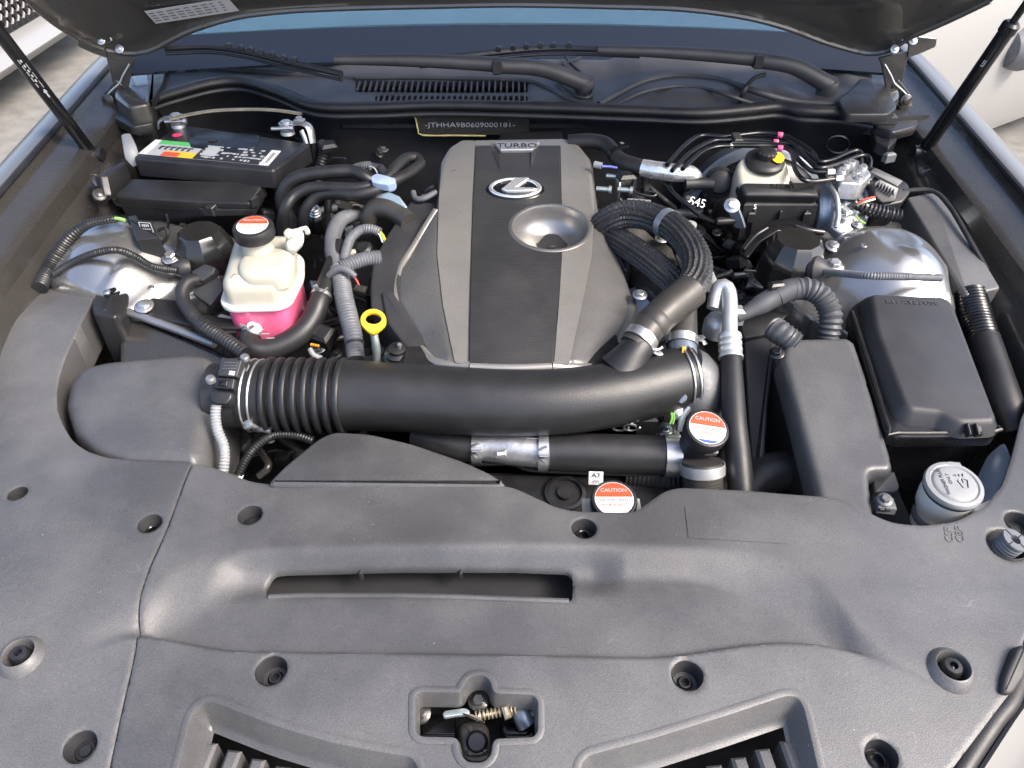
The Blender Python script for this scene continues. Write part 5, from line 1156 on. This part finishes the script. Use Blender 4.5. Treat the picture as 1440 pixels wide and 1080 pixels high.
put('clip_band', MB().lathe([(.0232,-.006),(.0242,-.006),(.0242,.006),(.0232,.006)], P(937,314.5,.9715), P(950,322,.972)-P(922,308,.970), 32, False, False), M['steelblue'], b1)
b2 = braided('braided_hose', 'braided black hose passing under the bigger one', [(845,330,.905),(868,338,.925),(888,350,.928),(912,366,.928),(934,384,.925),(952,402,.92),(962,424,.912)], .0205)
pp_ = hose('metal_pipe', 'pale round metal pipe behind the thick braided hose', 'pipe', [(968,318,.915),(978,345,.915),(990,375,.912),(1003,405,.905)], .0105, M['drawn'])
put('service_port', MB().lathe([(.008,-.015),(.008,.0),(.0105,.001),(.0105,.016),(.006,.018)], P(969,326,.93), (0,-.1,1), 16), M['lightloom'], label='grey service cap behind the braided hose', cat='cap')
# heat-shielded hose from the back of the engine
fo = thing('shielded_hose', 'black hose with a bright foil sleeve at the rear of the engine', 'hose', P(890,245,.95))
hpart('hose', fo, [(800,199,.985),(828,198,.99),(850,202,.99),(862,213,.985),(870,224,.98),(885,231,.98),(906,237,.98)], [.0125,.0135,.014,.0138,.0145,.0148,.015], M['hose'], n=20)
hpart('foil_sleeve', fo, [(903,236,.981),(925,240,.981),(950,243,.980),(968,244,.978),(977,249,.970),(972,256,.958)], [.0155,.0162,.016,.0155,.013,.009], M['foil'], n=20, step=.003)
band(fo, P(866,218,.983), P(870,224,.98)-P(862,213,.985), .0144, .008, m=M['gloss'], ears=(.7,-.2,.7))
hpart('tail', fo, [(963,259,.965),(985,258,.965),(1004,259,.965)], .0105, M['rubber'])
# ------------------------------------------------------------------ brakes
bo = thing('brake_booster', 'large dark round brake booster behind the fluid reservoir', 'brake booster', PY(1060,330,1.42)-Vector((0,0,.08)))
bc = PY(1064,312,1.40); bax = Vector((-.05,-1,.18)).normalized()
put('shell', MB().lathe([(.12,-.10),(.14,-.09),(.143,-.05),(.143,-.035),(.135,-.028),(.128,-.012),(.09,.012),(.06,.02)], bc, bax, 48, False), M['steelblue'], bo)
put('front_plate', MB().lathe([(.130,-.010),(.128,-.004),(.118,.004),(.085,.022),(.05,.03)], bc, bax, 48), M['gloss'], bo)
put('rim_rib', MB().lathe([(.100,.012),(.100,.017),(.096,.018),(.094,.014)], bc, bax, 48, False, False), M['gloss'], bo)
put('flange', MB().slab([(1022,283),(1030,278),(1038,285),(1046,306),(1050,320),(1036,318)], tilt((1022,283,.96),(1038,285,.965),(1036,318,.92)), .006, .002, .004), M['steelblue'], bo)
put('flange_nut', MB().bolt(P(1029,289,.965), (-.1,-.7,.7), .007, .008), M['zinc'], bo)
vv_ = P(1016,262,.955)
put('check_valve', MB().lathe([(.028,-.02),(.028,-.004),(.022,.0),(.02,.008),(.012,.012)], P(1012,256,.955), (-.2,-.85,.5), 24, True), M['rubber'], bo)
t = MB(); words(t, 'S45', P(981,285,.94), (1,-.05,-.25), (.15,.5,.85), .021, .0006); put('chalk_letters', t, M['white'], bo)
put('push_rod', MB().tube([P(1008,311,.93),P(1040,310,.93)], .0065, 12), M['under'], bo)
mr = thing('brake_fluid_reservoir', 'cream brake fluid reservoir with black cap and yellow tag', 'brake reservoir', P(1075,265,.93))
put('tank', MB().slab([(1036,236),(1040,222),(1056,214),(1098,216),(1108,226),(1114,250),(1108,262),(1040,260)], tilt((1040,225,1.0),(1105,225,1.0),(1075,262,.975)), .06, .010, .012), M['milky'], mr)
ca = P(1075,228,.998); cax = Vector((0,-.22,1)).normalized()
cp2 = put('cap', MB().lathe([(.030,-.006),(.034,-.003),(.0345,.004),(.031,.008),(.026,.009),(.022,.011),(.0165,.012),(.016,.022),(.013,.024),(.005,.0245)], ca, cax, 36), M['rubber'], mr)
for k in range(14):
    a = 2*math.pi*k/14; put('cap_rib', MB().box(ca+Vector((.0165*math.cos(a),.0165*math.sin(a)-.003,.017)), (.002,.002,.008), (0,0,math.degrees(a)), .0005), M['rubber'], cp2)
tg = put('cap_tag', MB().lathe([(.011,0),(.011,.001)], P(1094,222,1.012), (.05,-.5,.85), 20), M['yellow'], mr)
put('tag_ring', MB().lathe([(.0045,.0012),(.0065,.0012),(.0065,.0016),(.0045,.0016),(.0045,.0012)], P(1094,222,1.012), (.05,-.5,.85), 16, False, False), M['orange'], tg)
rbx = thing('relay_box', 'black box lettered RELAY in front of the brake reservoir', 'relay box', P(1098,325,.86))
rq = tilt((1042,259,.982),(1146,260,.982),(1046,273,.972))
rl_ = put('lid', MB().slab([(1041,259),(1048,256),(1143,258),(1149,263),(1153,276),(1048,275)], rq, .026, .005, .005), M['black'], rbx)
t = MB(); words(t, 'RELAY', rq.hit(1101,262.5)+rq.n*.0002, rq.u, rq.v, .013, .0012, stretch=1.2); put('moulded_letters', t, M['gloss'], rl_)
put('lid_skirt', MB().slab([(1036,260),(1046,255),(1146,257),(1155,265),(1158,277),(1042,277)], off(rq,-.022), .014, .002, .005), M['black'], rl_)
yf_ = rq.hit(1100,276).y; xl_, xr_ = PY(1046,300,yf_).x, PY(1150,300,yf_).x
put('case', MB().box(((xl_+xr_)/2, yf_+.032, .915), (xr_-xl_, .056, .075), (-6,0,0), .006), M['black'], rbx)
for k in range(3): put('case_rib', MB().box((xl_+.02+.045*k, yf_+.002, .912), (.004,.010,.06), (-6,0,0), .0015), M['black'], rbx)
t = MB(); words(t, 'S', PY(1062,291,yf_-.006), (1,0,0), (0,.3,.95), .0115, .0008); put('chalk_letter', t, M['white'], rbx)
for px in (1056,1134): put('case_clip', MB().box(PY(px,306,yf_-.004), (.012,.006,.02), (0,0,0), .002), M['black'], rbx)
br_ = thing('tower_brace', 'black pressed bracket arm in front of the RELAY box', 'bracket', P(1110,330,.90))
put('arm', MB().slab([(1040,352),(1055,330),(1085,310),(1105,305),(1120,307),(1140,318),(1165,325),(1180,345),(1172,356),(1158,348),(1150,338),(1118,326),(1095,324),(1070,340),(1052,362)], tilt((1040,352,.925),(1105,305,.94),(1172,350,.918)), .008, .002, .004), M['gloss'], br_)
put('arm_bead', MB().tube([P(1044,352,.932),P(1060,333,.938),P(1078,321,.944)], .005, 10), M['gloss'], br_); put('arm_bead', MB().tube([P(1118,318,.946),P(1138,324,.942),P(1158,327,.938)], .0055, 10), M['gloss'], br_)
put('arm_bolt', MB().bolt(P(1172,347,.925), (0,-.2,1), .0075, .007), M['zinc'], br_)
# hydraulic unit
hu = thing('hydraulic_unit', 'cast aluminium brake hydraulic unit with its grey motor', 'hydraulic unit', P(1195,320,.84))
put('motor', MB().lathe([(.030,-.005),(.048,.0),(.052,.006),(.052,.075),(.056,.076),(.056,.082),(.04,.083)], P(1138,296,.918), (1,.02,.02), 36, True), M['steelblue'], hu)
hq = tilt((1170,250,.985),(1222,240,.985),(1190,312,.935))
put('valve_block', MB().slab([(1158,262),(1168,240),(1184,226),(1206,222),(1232,240),(1230,262),(1222,290),(1214,320),(1182,328),(1168,318),(1172,290)], tilt((1170,250,.978),(1228,244,.982),(1190,325,.928)), .08, .006, .006), M['alu'], hu)
put('top_block', MB().slab([(1174,240),(1186,224),(1214,226),(1226,244),(1212,258),(1182,256)], flat(.996), .03, .004, .004), M['alu'], hu)
for a,b in ((1184,240),(1190,231),(1204,242),(1198,228),(1214,235),(1208,250),(1196,272),(1192,284),(1210,262),(1181,290),(1204,296),(1186,306),(1206,280)):
    put('port', MB().lathe([(.0065,-.01),(.0072,.001),(.0060,.003),(.0040,.0032),(.0036,-.003)], P(a,b,.998 if b < 255 else .975-.0006*(b-255)), (0,-.25,1), 14), M['alu'], hu)
for a,b,dx,dy in ((1200,268,.03,.012),(1188,296,.016,.024),(1212,284,.012,.03)): put('cast_rib', MB().box(P(a,b,.974-.0006*(b-255)), (dx,dy,.010), (10,0,25), .003), M['alu'], hu)
put('flange_rib', MB().tube([P(1166,258,.982),P(1176,278,.975),P(1179,300,.958),P(1176,320,.94)], .0045, 10), M['alu'], hu)
ecu = put('control_module', MB().slab([(1212,240),(1222,231),(1276,256),(1282,268),(1270,284),(1240,290)], tilt((1212,238,.985),(1276,262,.970),(1240,288,.955)), .06, .004, .005), M['black'], hu)
put('module_plate', MB().slab([(1222,240),(1232,236),(1270,254),(1262,262)], tilt((1222,240,.990),(1270,254,.980),(1262,262,.975)), .006, .001, .002), M['castgrey'], hu)
epl = tilt((1234,258,.988),(1272,270,.975),(1240,285,.962))
put('plug_housing', MB().slab([(1228,256),(1238,251),(1266,264),(1260,284),(1240,286),(1230,276)], epl, .045, .003, .004), M['black'], hu)
for k in range(6): put('housing_fin', MB().box(epl.hit(1236+k*4, 259+k*2.0)+epl.n*.001, (.0022,.022,.005), (10,0,-20), .0006), M['loom'], hu)
t_ = hose('conduit', 'ribbed black conduit running from the hydraulic unit towards the fender', 'conduit', [(1203,289,.955),(1222,294,.955),(1245,300,.952),(1268,304,.95)], [.012,.013,.0135,.012], M['gloss'], (.006,.002))
for k,(mm,dy) in enumerate(((M['wire_r'],0),(M['brass'],3))): hose('wire', ('red','tan')[k]+' power wire between the conduit and the hydraulic unit', 'wire', [(1205,288+dy*.3,.965),(1216,281+dy,.972),(1230,277+dy,.974)], .0022, mm, None, 'thin coloured wires', 8)
hose('wire', 'green and white wire tail below the hydraulic unit', 'wire', [(1204,304,.945),(1210,310,.942),(1216,314,.935)], .0018, M['wire_g'], None, 'thin coloured wires', 6)
put('tower_nut', MB().bolt(P(1206,316,.935), (0,-.2,1), .005, .006), M['zinc'], car)
# brake pipes
LN_ = [('uppermost thin black brake pipe along the firewall', [(938,232),(962,205),(985,191),(1020,192),(1069,187),(1098,190),(1113,195),(1141,213),(1151,227),(1170,225),(1195,214),(1207,212),(1212,220),(1211,233)]),
 ('second thin black brake pipe below the uppermost one', [(945,240),(972,214),(1000,199),(1020,197),(1060,197),(1092,200),(1117,205),(1137,225),(1152,236),(1176,231),(1205,220),(1219,219),(1224,227),(1223,238)]),
 ('thin black brake pipe dipping down to the side of the valve block', [(960,238),(985,215),(1005,207),(1030,205),(1062,205),(1088,205),(1109,210),(1116,222),(1118,238),(1129,252),(1145,255),(1178,251)]),
 ('thin black brake pipe ending at the shoulder of the valve block', [(1028,201),(1060,201),(1096,204),(1114,214),(1128,230),(1143,241),(1166,242)])]
for lab, pts in LN_: hose('brake_pipe', lab, 'brake pipe', [(a,b,1.0 if i < len(pts)-2 else .995) for i,(a,b) in enumerate(pts)], .0042, M['gloss'], None, 'thin brake pipes', 10)
for a,b in ((1097,190),(1091,200),(1097,208.5)): put('pipe_marker', MB().lathe([(.0052,-.0045),(.0056,-.004),(.0056,.004),(.0052,.0045)], P(a,b,1.001), (1,-.25,0), 14, True), M['pinkclip'], label='pink marker sleeve on the '+{190:'uppermost',200:'second',208.5:'lowest marked'}[b]+' brake pipe', cat='marker', group='pink pipe markers')
pk_ = thing('pipe_clip', 'black clip gathering the brake pipes above the booster', 'clip', P(1036,198,.98)); put('clip_body', MB().box(P(1036,195,1.003), (.016,.026,.012), (10,0,5), .002), M['skirt'], pk_); put('clip_foot', MB().box(P(1028,205,1.0), (.006,.008,.008)), M['neck'], pk_)
for a,b in ((1166,242),(1178,251)): put('pipe_nut', MB().lathe([(.0045,-.006),(.0075,-.005),(.0075,.006),(.0055,.009)], P(a,b,.995), (1,.1,0), 6, True), M['zinc'], hu)
hose('vacuum_pipe', 'thin black pipe slanting down across the lettered booster', 'pipe', [(935,258,.96),(950,275,.95),(968,290,.94),(985,303,.93),(1005,312,.925)], .0042, M['gloss'], None, None, 10)
hose('vacuum_pipe', 'slim black pipe running beside the slanting one', 'pipe', [(940,252,.965),(945,268,.955),(958,280,.948),(978,294,.938)], .0036, M['gloss'], None, None, 10)
# valve bracket behind the engine cover's right shoulder
vb = thing('purge_valve', 'black solenoid valve with plated studs right of the engine cover', 'valve', P(880,275,.90))
put('valve_body', MB().box(P(880,258,.955), (.03,.03,.04), (0,0,10), .005), M['black'], vb)
put('valve_can', MB().lathe([(.02,-.03),(.024,-.02),(.024,.01),(.018,.014)], P(888,280,.93), (0,-.4,.9), 24, True), M['gloss'], vb)
put('plated_arm', MB().box(P(868,272,.94), (.003,.02,.05), (0,0,12), .001), M['zinc'], vb)
for a,b in ((848,266),(878,267),(862,248)): put('stud', MB().lathe([(.0045,-.012),(.0045,.010),(.007,.010),(.007,.015)], P(a,b,.955), (1,-.2,0), 12, True), M['paleplate'], vb)
put('wire_loop', MB().tube([P(*p) for p in ((882,244,.975),(891,248,.972),(892,268,.955),(904,274,.95),(920,276,.948),(922,271,.952),(912,269,.954))], .0022, 8), M['gloss'], vb)
put('plug', MB().tube([P(836,231,.985),P(846,233,.985)], .006, 10), M['lightloom'], vb); put('plug_lead', MB().tube([P(846,234,.985),P(856,234,.983),P(868,236,.98)], .0022, 8), M['mag'], vb)
put('lower_ring', MB().lathe([(.011,-.02),(.011,.02)], P(898,289,.945), (1,-.15,0), 16, True), M['drawn'], vb)
put('small_hose', MB().tube([P(904,240,.97),P(907,255,.955),P(909,272,.945)], .006, 10), M['bronze'], vb)
# ------------------------------------------------------------------ radiator hoses in front
rh = thing('radiator_hose', 'thick black radiator hose with plated clamps under the intake pipe', 'hose', P(800,655,.74))
RZ = .795
hpart('hose', rh, [(772,636,RZ),(800,636,RZ),(860,638,RZ),(945,641,RZ)], [.0265,.0275,.0280,.0285], M['hose'], n=30)
hpart('left_hose', rh, [(585,611,RZ),(620,622,RZ),(650,629,RZ),(672,631,RZ)], [.020,.0205,.020,.020], M['hose'], n=24)
put('thermostat_housing', MB().tube([P(668,630,RZ),P(690,628,RZ),P(720,630,RZ),P(752,634,RZ),P(776,636,RZ)], [.0185,.022,.0245,.0235,.024], 28), M['alu'], rh)
put('housing_boss', MB().box(P(704,638,.810), (.016,.010,.008), (45,0,8), .003), M['alu'], rh)
put('housing_rib', MB().box(P(740,618,.815), (.05,.006,.008), (0,0,-4), .002), M['alu'], rh)
for a,b,r_ in ((671,630,.0212),(764,634,.0280)):
    band(rh, P(a,b,RZ), (1,-.03,0), r_, .014, ears=(0,-.75,.6))
    put('clamp_plate', MB().box(P(a,b-4,RZ+r_*.72)+Vector((0,-r_*.52,0)), (.014,.003,.024), (50,0,0), .001), M['zinc'], rh)
band(rh, P(944,641,RZ), (1,-.03,0), .0297, .022)
put('band_slot', MB().box(P(941,648,RZ+.020)+Vector((0,-.021,0)), (.004,.001,.014), (45,0,0), .0003), M['ink'], rh)
hpart('junction', rh, [(948,641,RZ),(972,640,RZ),(990,636,.80)], [.025,.0255,.026], M['black'], n=24)
fn = thing('filler_neck', 'coolant filler neck with a red and white cap beside the black hose', 'filler cap', P(990,650,.74))
fc = P(993,605,.862); fa = Vector((.10,-.28,.95)).normalized()
put('neck', MB().lathe([(.026,-.075),(.024,-.03),(.022,-.012)], fc, fa, 28, True), M['black'], fn)
fcap = put('cap', MB().lathe([(.023,-.016),(.0290,-.013),(.0298,-.008),(.0298,.003),(.0285,.0062),(.0265,.0070),(.0258,.0062),(.01,.0062)], fc, fa, 40), M['black'], fn)
cap_print(fcap, fc, fa, .0250, .0068, blue=True, turn=-.12)
put('neck_tab', MB().box(P(1000,636,.835), (.016,.006,.016), (30,0,0), .002), M['drawn'], fn)
lh = thing('lower_hose', 'short ribbed hose with a wide pale clamp under the filler neck', 'hose', P(990,690,.72))
hpart('hose', lh, [(988,648,.825),(988,672,.804),(989,700,.775),(990,730,.74)], [.0265,.0270,.0275,.0275], M['bronze'], (.004,.0005), 28)
band(lh, P(988.3,659,.815), P(989,690,.785)-P(988,650,.82), .0282, .015, m=M['drawn'])
hose('fan_hose', 'ribbed black hose low behind the radiator hose', 'hose', [(880,668,.755),(915,672,.755),(955,674,.755),(1015,660,.76),(1030,630,.765)], .020, M['rubber'], (.006,.0012), None, 20)
st = thing('code_sticker', 'small white sticker reading A3 below the radiator hose', 'sticker', P(838,680,.77))
sq = tilt((828,665,.79),(848,665,.79),(828,682,.77)); put('sticker', MB().slab([(828,663.5),(848.5,664),(848,682),(827.5,681.5)], sq, .001, .0002, .0003), M['white'], st)
t = MB(); words(t, 'A3', sq.hit(838,668.5)+sq.n*.0004, sq.u, sq.v, .0105, .0003); put('letters', t, M['ink'], st)
t = MB()
for r_ in range(3):
    for k in range(5):
        if (r_*3+k*2) % 4: q0 = sq.hit(834+k*2, 675+r_*2)+sq.n*.0004; t.box(q0, (.0013,.0013,.0002), (0,0,0), .0001)
put('code_dots', t, M['ink'], st, kind='stuff')
rc = thing('radiator_filler', 'red and white radiator cap sunk behind the front cover', 'radiator cap', P(862,718,.80))
r0 = P(863,706,.838); ra = Vector((0,-.18,1)).normalized()
put('neck', MB().lathe([(.024,-.05),(.024,-.012)], r0, ra, 28, True), M['dark'], rc)
rcap = put('cap', MB().lathe([(.024,-.014),(.0285,-.011),(.0292,-.006),(.0292,.004),(.028,.0068),(.0262,.0075),(.0255,.0068),(.01,.0068)], r0, ra, 40), M['black'], rc)
cap_print(rcap, r0, ra, .0242, .0074)
put('neck_flange', MB().box(P(860,714,.818), (.075,.03,.004), (0,0,0), .0015), M['milky'], rc)
# ================================================================== what shows in the gaps
eb = thing('engine', 'dark engine block and castings half hidden under the engine cover', 'engine', (0,1.1,.5))
put('block', MB().box((0,1.12,.66), (.42,.62,.36), bev=.02), M['dark'], eb)
put('head_cover', MB().box((0,1.12,.86), (.34,.56,.05), bev=.015), M['dark'], eb)
put('front_case', MB().box((-.02,.86,.70), (.40,.10,.26), bev=.02), M['dark'], eb)
for a,b,z,r in ((620,640,.70,.055),(560,655,.68,.04),(720,690,.66,.06),(800,700,.70,.035)):
    put('pulley', MB().lathe([(r,-.012),(r,.0),(r*.93,.001),(r*.9,-.006),(r*.4,-.008),(r*.35,.004),(r*.1,.005)], P(a,b,z), (0,-1,.25), 28), M['gloss'], eb)
for k, (x, y, z, s) in enumerate(((-.22,1.2,.78,(.08,.1,.1)),(-.26,1.05,.76,(.09,.12,.1)),(-.20,.95,.80,(.07,.06,.06)),(.24,1.25,.78,(.1,.14,.12)),(.27,1.02,.72,(.12,.16,.16)),(-.3,1.3,.74,(.12,.12,.14)))):
    put('casting', MB().box((x,y,z), s, (10*k,7*k,20*k), .02), M['dark'], eb)
random.seed(11)
for k in range(7):
    a, b = ((455,330),(440,360),(600,300),(470,430),(510,440),(455,280),(475,300))[k]; pts = [(a+random.uniform(-25,25), b+random.uniform(-20,20), .80+random.uniform(-.03,.04)) for _ in range(4)]
    hpart('engine_wire', eb, pts, random.choice((.003,.004,.006)), M['rubber'], n=8)
for k in range(6):
    a, b = ((900,440),(935,470),(1000,350),(1010,380),(1020,330),(950,590))[k]; pts = [(a+random.uniform(-22,22), b+random.uniform(-22,22), .80+random.uniform(-.03,.04)) for _ in range(4)]
    hpart('engine_wire', eb, pts, random.choice((.003,.005,.007)), M['rubber'], n=8)
for a,b,z in ((905,460,.86),(875,468,.86),(440,430,.83),(590,300,.86),(1005,470,.84),(860,505,.86),(495,330,.85)):
    put('engine_bolt', MB().bolt(P(a,b,z), (0,-.3,1), .007, .009), M['paleplate'], eb)
# turbo side
hs_ = thing('heat_shield', 'brown-grey pressed heat shield under the braided hoses', 'heat shield', P(915,370,.84))
hpl = tilt((868,318,.905),(955,340,.905),(930,420,.885))
m = MB().sheet(rp([hpl.uv(*a) for a in ((865,318),(905,318),(945,345),(960,385),(968,420),(930,425),(895,400),(875,360))], .012), lambda U,V: .006*np.sin(U*70)+.004*np.sin(V*60), .005, edge=.008, rim=.02); m.v = [tuple(hpl.at(*p)) for p in m.v]
put('shield_skin', m, M['bronze'], hs_)
for a,b in ((930,336),(955,385),(900,415)): put('shield_bolt', MB().bolt(P(a,b,.908), (0,-.2,1), .006, .007), M['zinc'], hs_)
put('oil_line', MB().tube([P(*q) for q in ((955,360,.91),(962,378,.915),(958,395,.91),(965,415,.90))], .006, 10), M['drawn'], hs_)
hd = put('compressor_housing', MB().lathe([(.05,-.05),(.055,-.02),(.05,.01),(.03,.02)], P(905,445,.84), (-.3,-.6,.7), 28, True), M['steelblue'], label='dull blue-grey casting beside the engine cover corner', cat='engine casting')
# fan shroud and radiator
fs = thing('fan_shroud', 'black fan shroud behind the radiator cover', 'fan shroud', P(800,690,.60))
put('shroud_top', MB().slab([(560,660),(1080,668),(1080,735),(560,720)], flat(.755), .06, .008, .01), M['dark'], fs)
put('shroud_boss', MB().lathe([(.030,-.02),(.029,-.004),(.024,-.003),(.023,-.008),(.012,-.008),(.011,-.003),(.003,-.003)], P(795,690,.765), (0,-.1,1), 26), M['dark'], fs)
put('shroud_lip', MB().tube([P(*q) for q in ((660,652,.775),(720,652,.775),(745,660,.772),(820,664,.77),(930,668,.77))], .004, 8), M['gloss'], fs)
put('shroud_wing', MB().slab([(1046,470),(1085,452),(1106,462),(1090,500),(1080,560),(1075,640),(1060,690),(1050,560)], tilt((1046,470,.86),(1100,470,.87),(1060,690,.77)), .02, .004, .006), M['skirt'], fs)
put('shroud_wing_top', MB().slab([(1038,446),(1072,432),(1110,440),(1084,470),(1046,476)], tilt((1038,446,.88),(1110,440,.89),(1046,476,.865)), .03, .003, .004), M['black'], fs)
put('cooling_duct', MB().tube([P(*q) for q in ((1052,690,.75),(1075,668,.765),(1110,662,.77),(1140,670,.765))], [.026,.029,.029,.028], 22), M['rubber'], fs)
cs_ = thing('coil_springs', 'two small bright wire rings below the intake pipe', 'wire ring', P(872,602,.81))
for a in (868,884): put('ring', MB().tube([P(a,601,.82)+Vector((.010*math.cos(t_)+.001*t_, -.004*math.sin(t_), .010*math.sin(t_))) for t_ in np.linspace(0,6.28,22)], .0014, 6, spline=False), M['zinc'], cs_)
sg_ = thing('boost_sensor', 'small white plug with green wires at the end of the intake pipe', 'connector', P(950,590,.80))
put('plug', MB().box(P(957,578,.83), (.026,.014,.018), (20,0,35), .003), M['neck'], sg_)
for k in range(2): put('wire', MB().tube([P(944+k*3,580,.835),P(945+k*3,588,.828),P(942+k*4,596,.82)], .0016, 6), M['wire_g'], sg_)
put('arm', MB().tube([P(970,572,.84),P(960,585,.83),P(955,605,.81)], .005, 8), M['zinc'], sg_)
# small hardware left of the engine
ig = thing('ignition_coil', 'dark coil with a plated spring tip behind the heater hoses', 'coil', P(445,310,.85))
put('coil_body', MB().lathe([(.016,-.03),(.018,0),(.014,.006),(.009,.010)], P(444,306,.88), (.1,-.3,.9), 18, True), M['gloss'], ig)
for k in range(3): put('coil_turn', MB().lathe([(.010-.001*k,.010+.006*k),(.012-.001*k,.012+.006*k),(.010-.001*k,.014+.006*k)], P(444,306,.88), (.1,-.3,.9), 16, False, False), M['zinc'], ig)
hose('vacuum_elbow', 'thin grey elbow pipe at the rear shoulder of the engine cover', 'pipe', [(581,270,.95),(584,279,.945),(596,279,.948),(614,270,.955)], .0052, M['loom'], None, None, 12)
hose('firewall_hose', 'dark upright hose between the battery and the heater hoses', 'hose', [(462,276,.88),(461,300,.86),(463,330,.84)], .008, M['rubber'], None, None, 12)
hose('firewall_loom', 'short dark loom end with a white wire above the heater hoses', 'wiring loom', [(496,238,.955),(510,234,.965),(520,233,.968)], .0085, M['loom'], (.004,.001), None, 14)
hose('wire', 'white wire curling from the loom end above the blue connector', 'wire', [(520,234,.97),(526,236,.972),(530,242,.972)], .0014, M['wire_w'], None, 'thin coloured wires', 6)
put('firewall_bracket', MB().slab([(460,228),(466,222),(486,222),(492,236),(462,236)], tilt((460,236,.93),(492,236,.93),(470,222,.95)), .006, .001, .004), M['gloss'], label='small dark bracket standing between the battery and the hoses', cat='bracket')
# firewall details on the right
put('firewall_grommet', MB().tube([PY(1178+16*math.cos(t_),203+12*math.sin(t_),1.50) for t_ in np.linspace(0,6.28,24)], .0035, 8), M['gloss'], car)
put('firewall_clip', MB().box(P(1250,222,.955), (.022,.012,.02), (0,0,20), .003), M['loom'], car)
put('cover_hook', MB().slab([(1226,182),(1256,178),(1262,196),(1250,208),(1232,200)], flat(.97), .02, .003, .006), M['black'], car)
put('fender_wire', MB().tube([P(*q) for q in ((1270,268,.965),(1310,268,.968),(1335,290,.96),(1362,335,.94),(1388,380,.915))], .004, 8), M['rubber'], car)
# seal and bumper corners beside the front cover
for sg in (-1, 1):
    pts = [(1444,905,.845),(1424,975,.838),(1395,1015,.832),(1352,1080,.82),(1310,1150,.805)]
    if sg < 0: pts = [(-20,985,.845),(0,1030,.835),(30,1080,.825),(60,1150,.81)]
    put('front_seal', MB().tube([P(a,b,z) for a,b,z in pts], .010, 12, ell=(1,.7)), M['rubber'], car)
    rings = []
    for a,b,z in pts:
        c = P(a,b,z); rings.append([c+Vector((sg*d, -.3*d*0, h)) for d,h in ((.016,-.03),(.017,-.004),(.022,.0),(.045,-.003),(.075,-.014),(.12,-.05),(.15,-.12))])
    put('bumper_edge', MB().loft(rings, False, False, False), M['bumper'], car)
put('seal_clip', MB().slab([(1413,950),(1432,908),(1446,905),(1444,950),(1424,978),(1408,975)], tilt((1413,950,.856),(1440,910,.862),(1420,978,.850)), .012, .004, .006), M['skirt'], car)

# brackets, pipes and fasteners half seen in the gaps
random.seed(23)
zones = [(432,520,285,330,.84,16),(436,476,400,500,.82,12),(505,545,375,500,.81,10),(400,600,205,240,.90,8),(600,622,235,285,.86,5),(905,1045,262,330,.87,14),(985,1060,330,440,.82,16),(1040,1080,345,440,.84,10),(895,950,410,505,.82,10),(330,420,612,672,.74,10),(850,960,575,615,.76,10),(1090,1140,600,700,.70,6),(1040,1100,300,345,.85,6),(250,340,300,330,.86,6)]
mats_ = [M['under'],M['skirt'],M['castgrey'],M['loom'],M['gloss'],M['rubber'],M['dimsilver'],M['bronze']]
for x0,x1,y0,y1,z0,n in zones:
    for k in range(n):
        a, b, z = random.uniform(x0,x1), random.uniform(y0,y1), z0+random.uniform(-.03,.015); p = P(a,b,z); m_ = random.choice(mats_); kd = random.random()
        if kd < .4: put('engine_bracket', MB().box(p, (random.uniform(.012,.04),random.uniform(.01,.03),random.uniform(.006,.025)), (random.uniform(-30,30),random.uniform(-30,30),random.uniform(0,180)), .003), m_, eb)
        elif kd < .75:
            d_ = Vector((random.uniform(-1,1),random.uniform(-1,1),random.uniform(-.3,.3))).normalized()*random.uniform(.02,.05); e_ = Vector((random.uniform(-1,1),random.uniform(-1,1),random.uniform(-.4,.2)))*.02
            put('engine_pipe', MB().tube([p-d_, p-d_*.3+e_*.4, p+d_*.4-e_*.3, p+d_+e_], random.choice((.003,.0045,.006,.008)), 10), m_, eb)
        else: put('engine_bolt', MB().bolt(p, (random.uniform(-.4,.4),-.4,1), random.uniform(.0045,.007), .007), random.choice((M['castgrey'],M['paleplate'],M['under'])), eb)
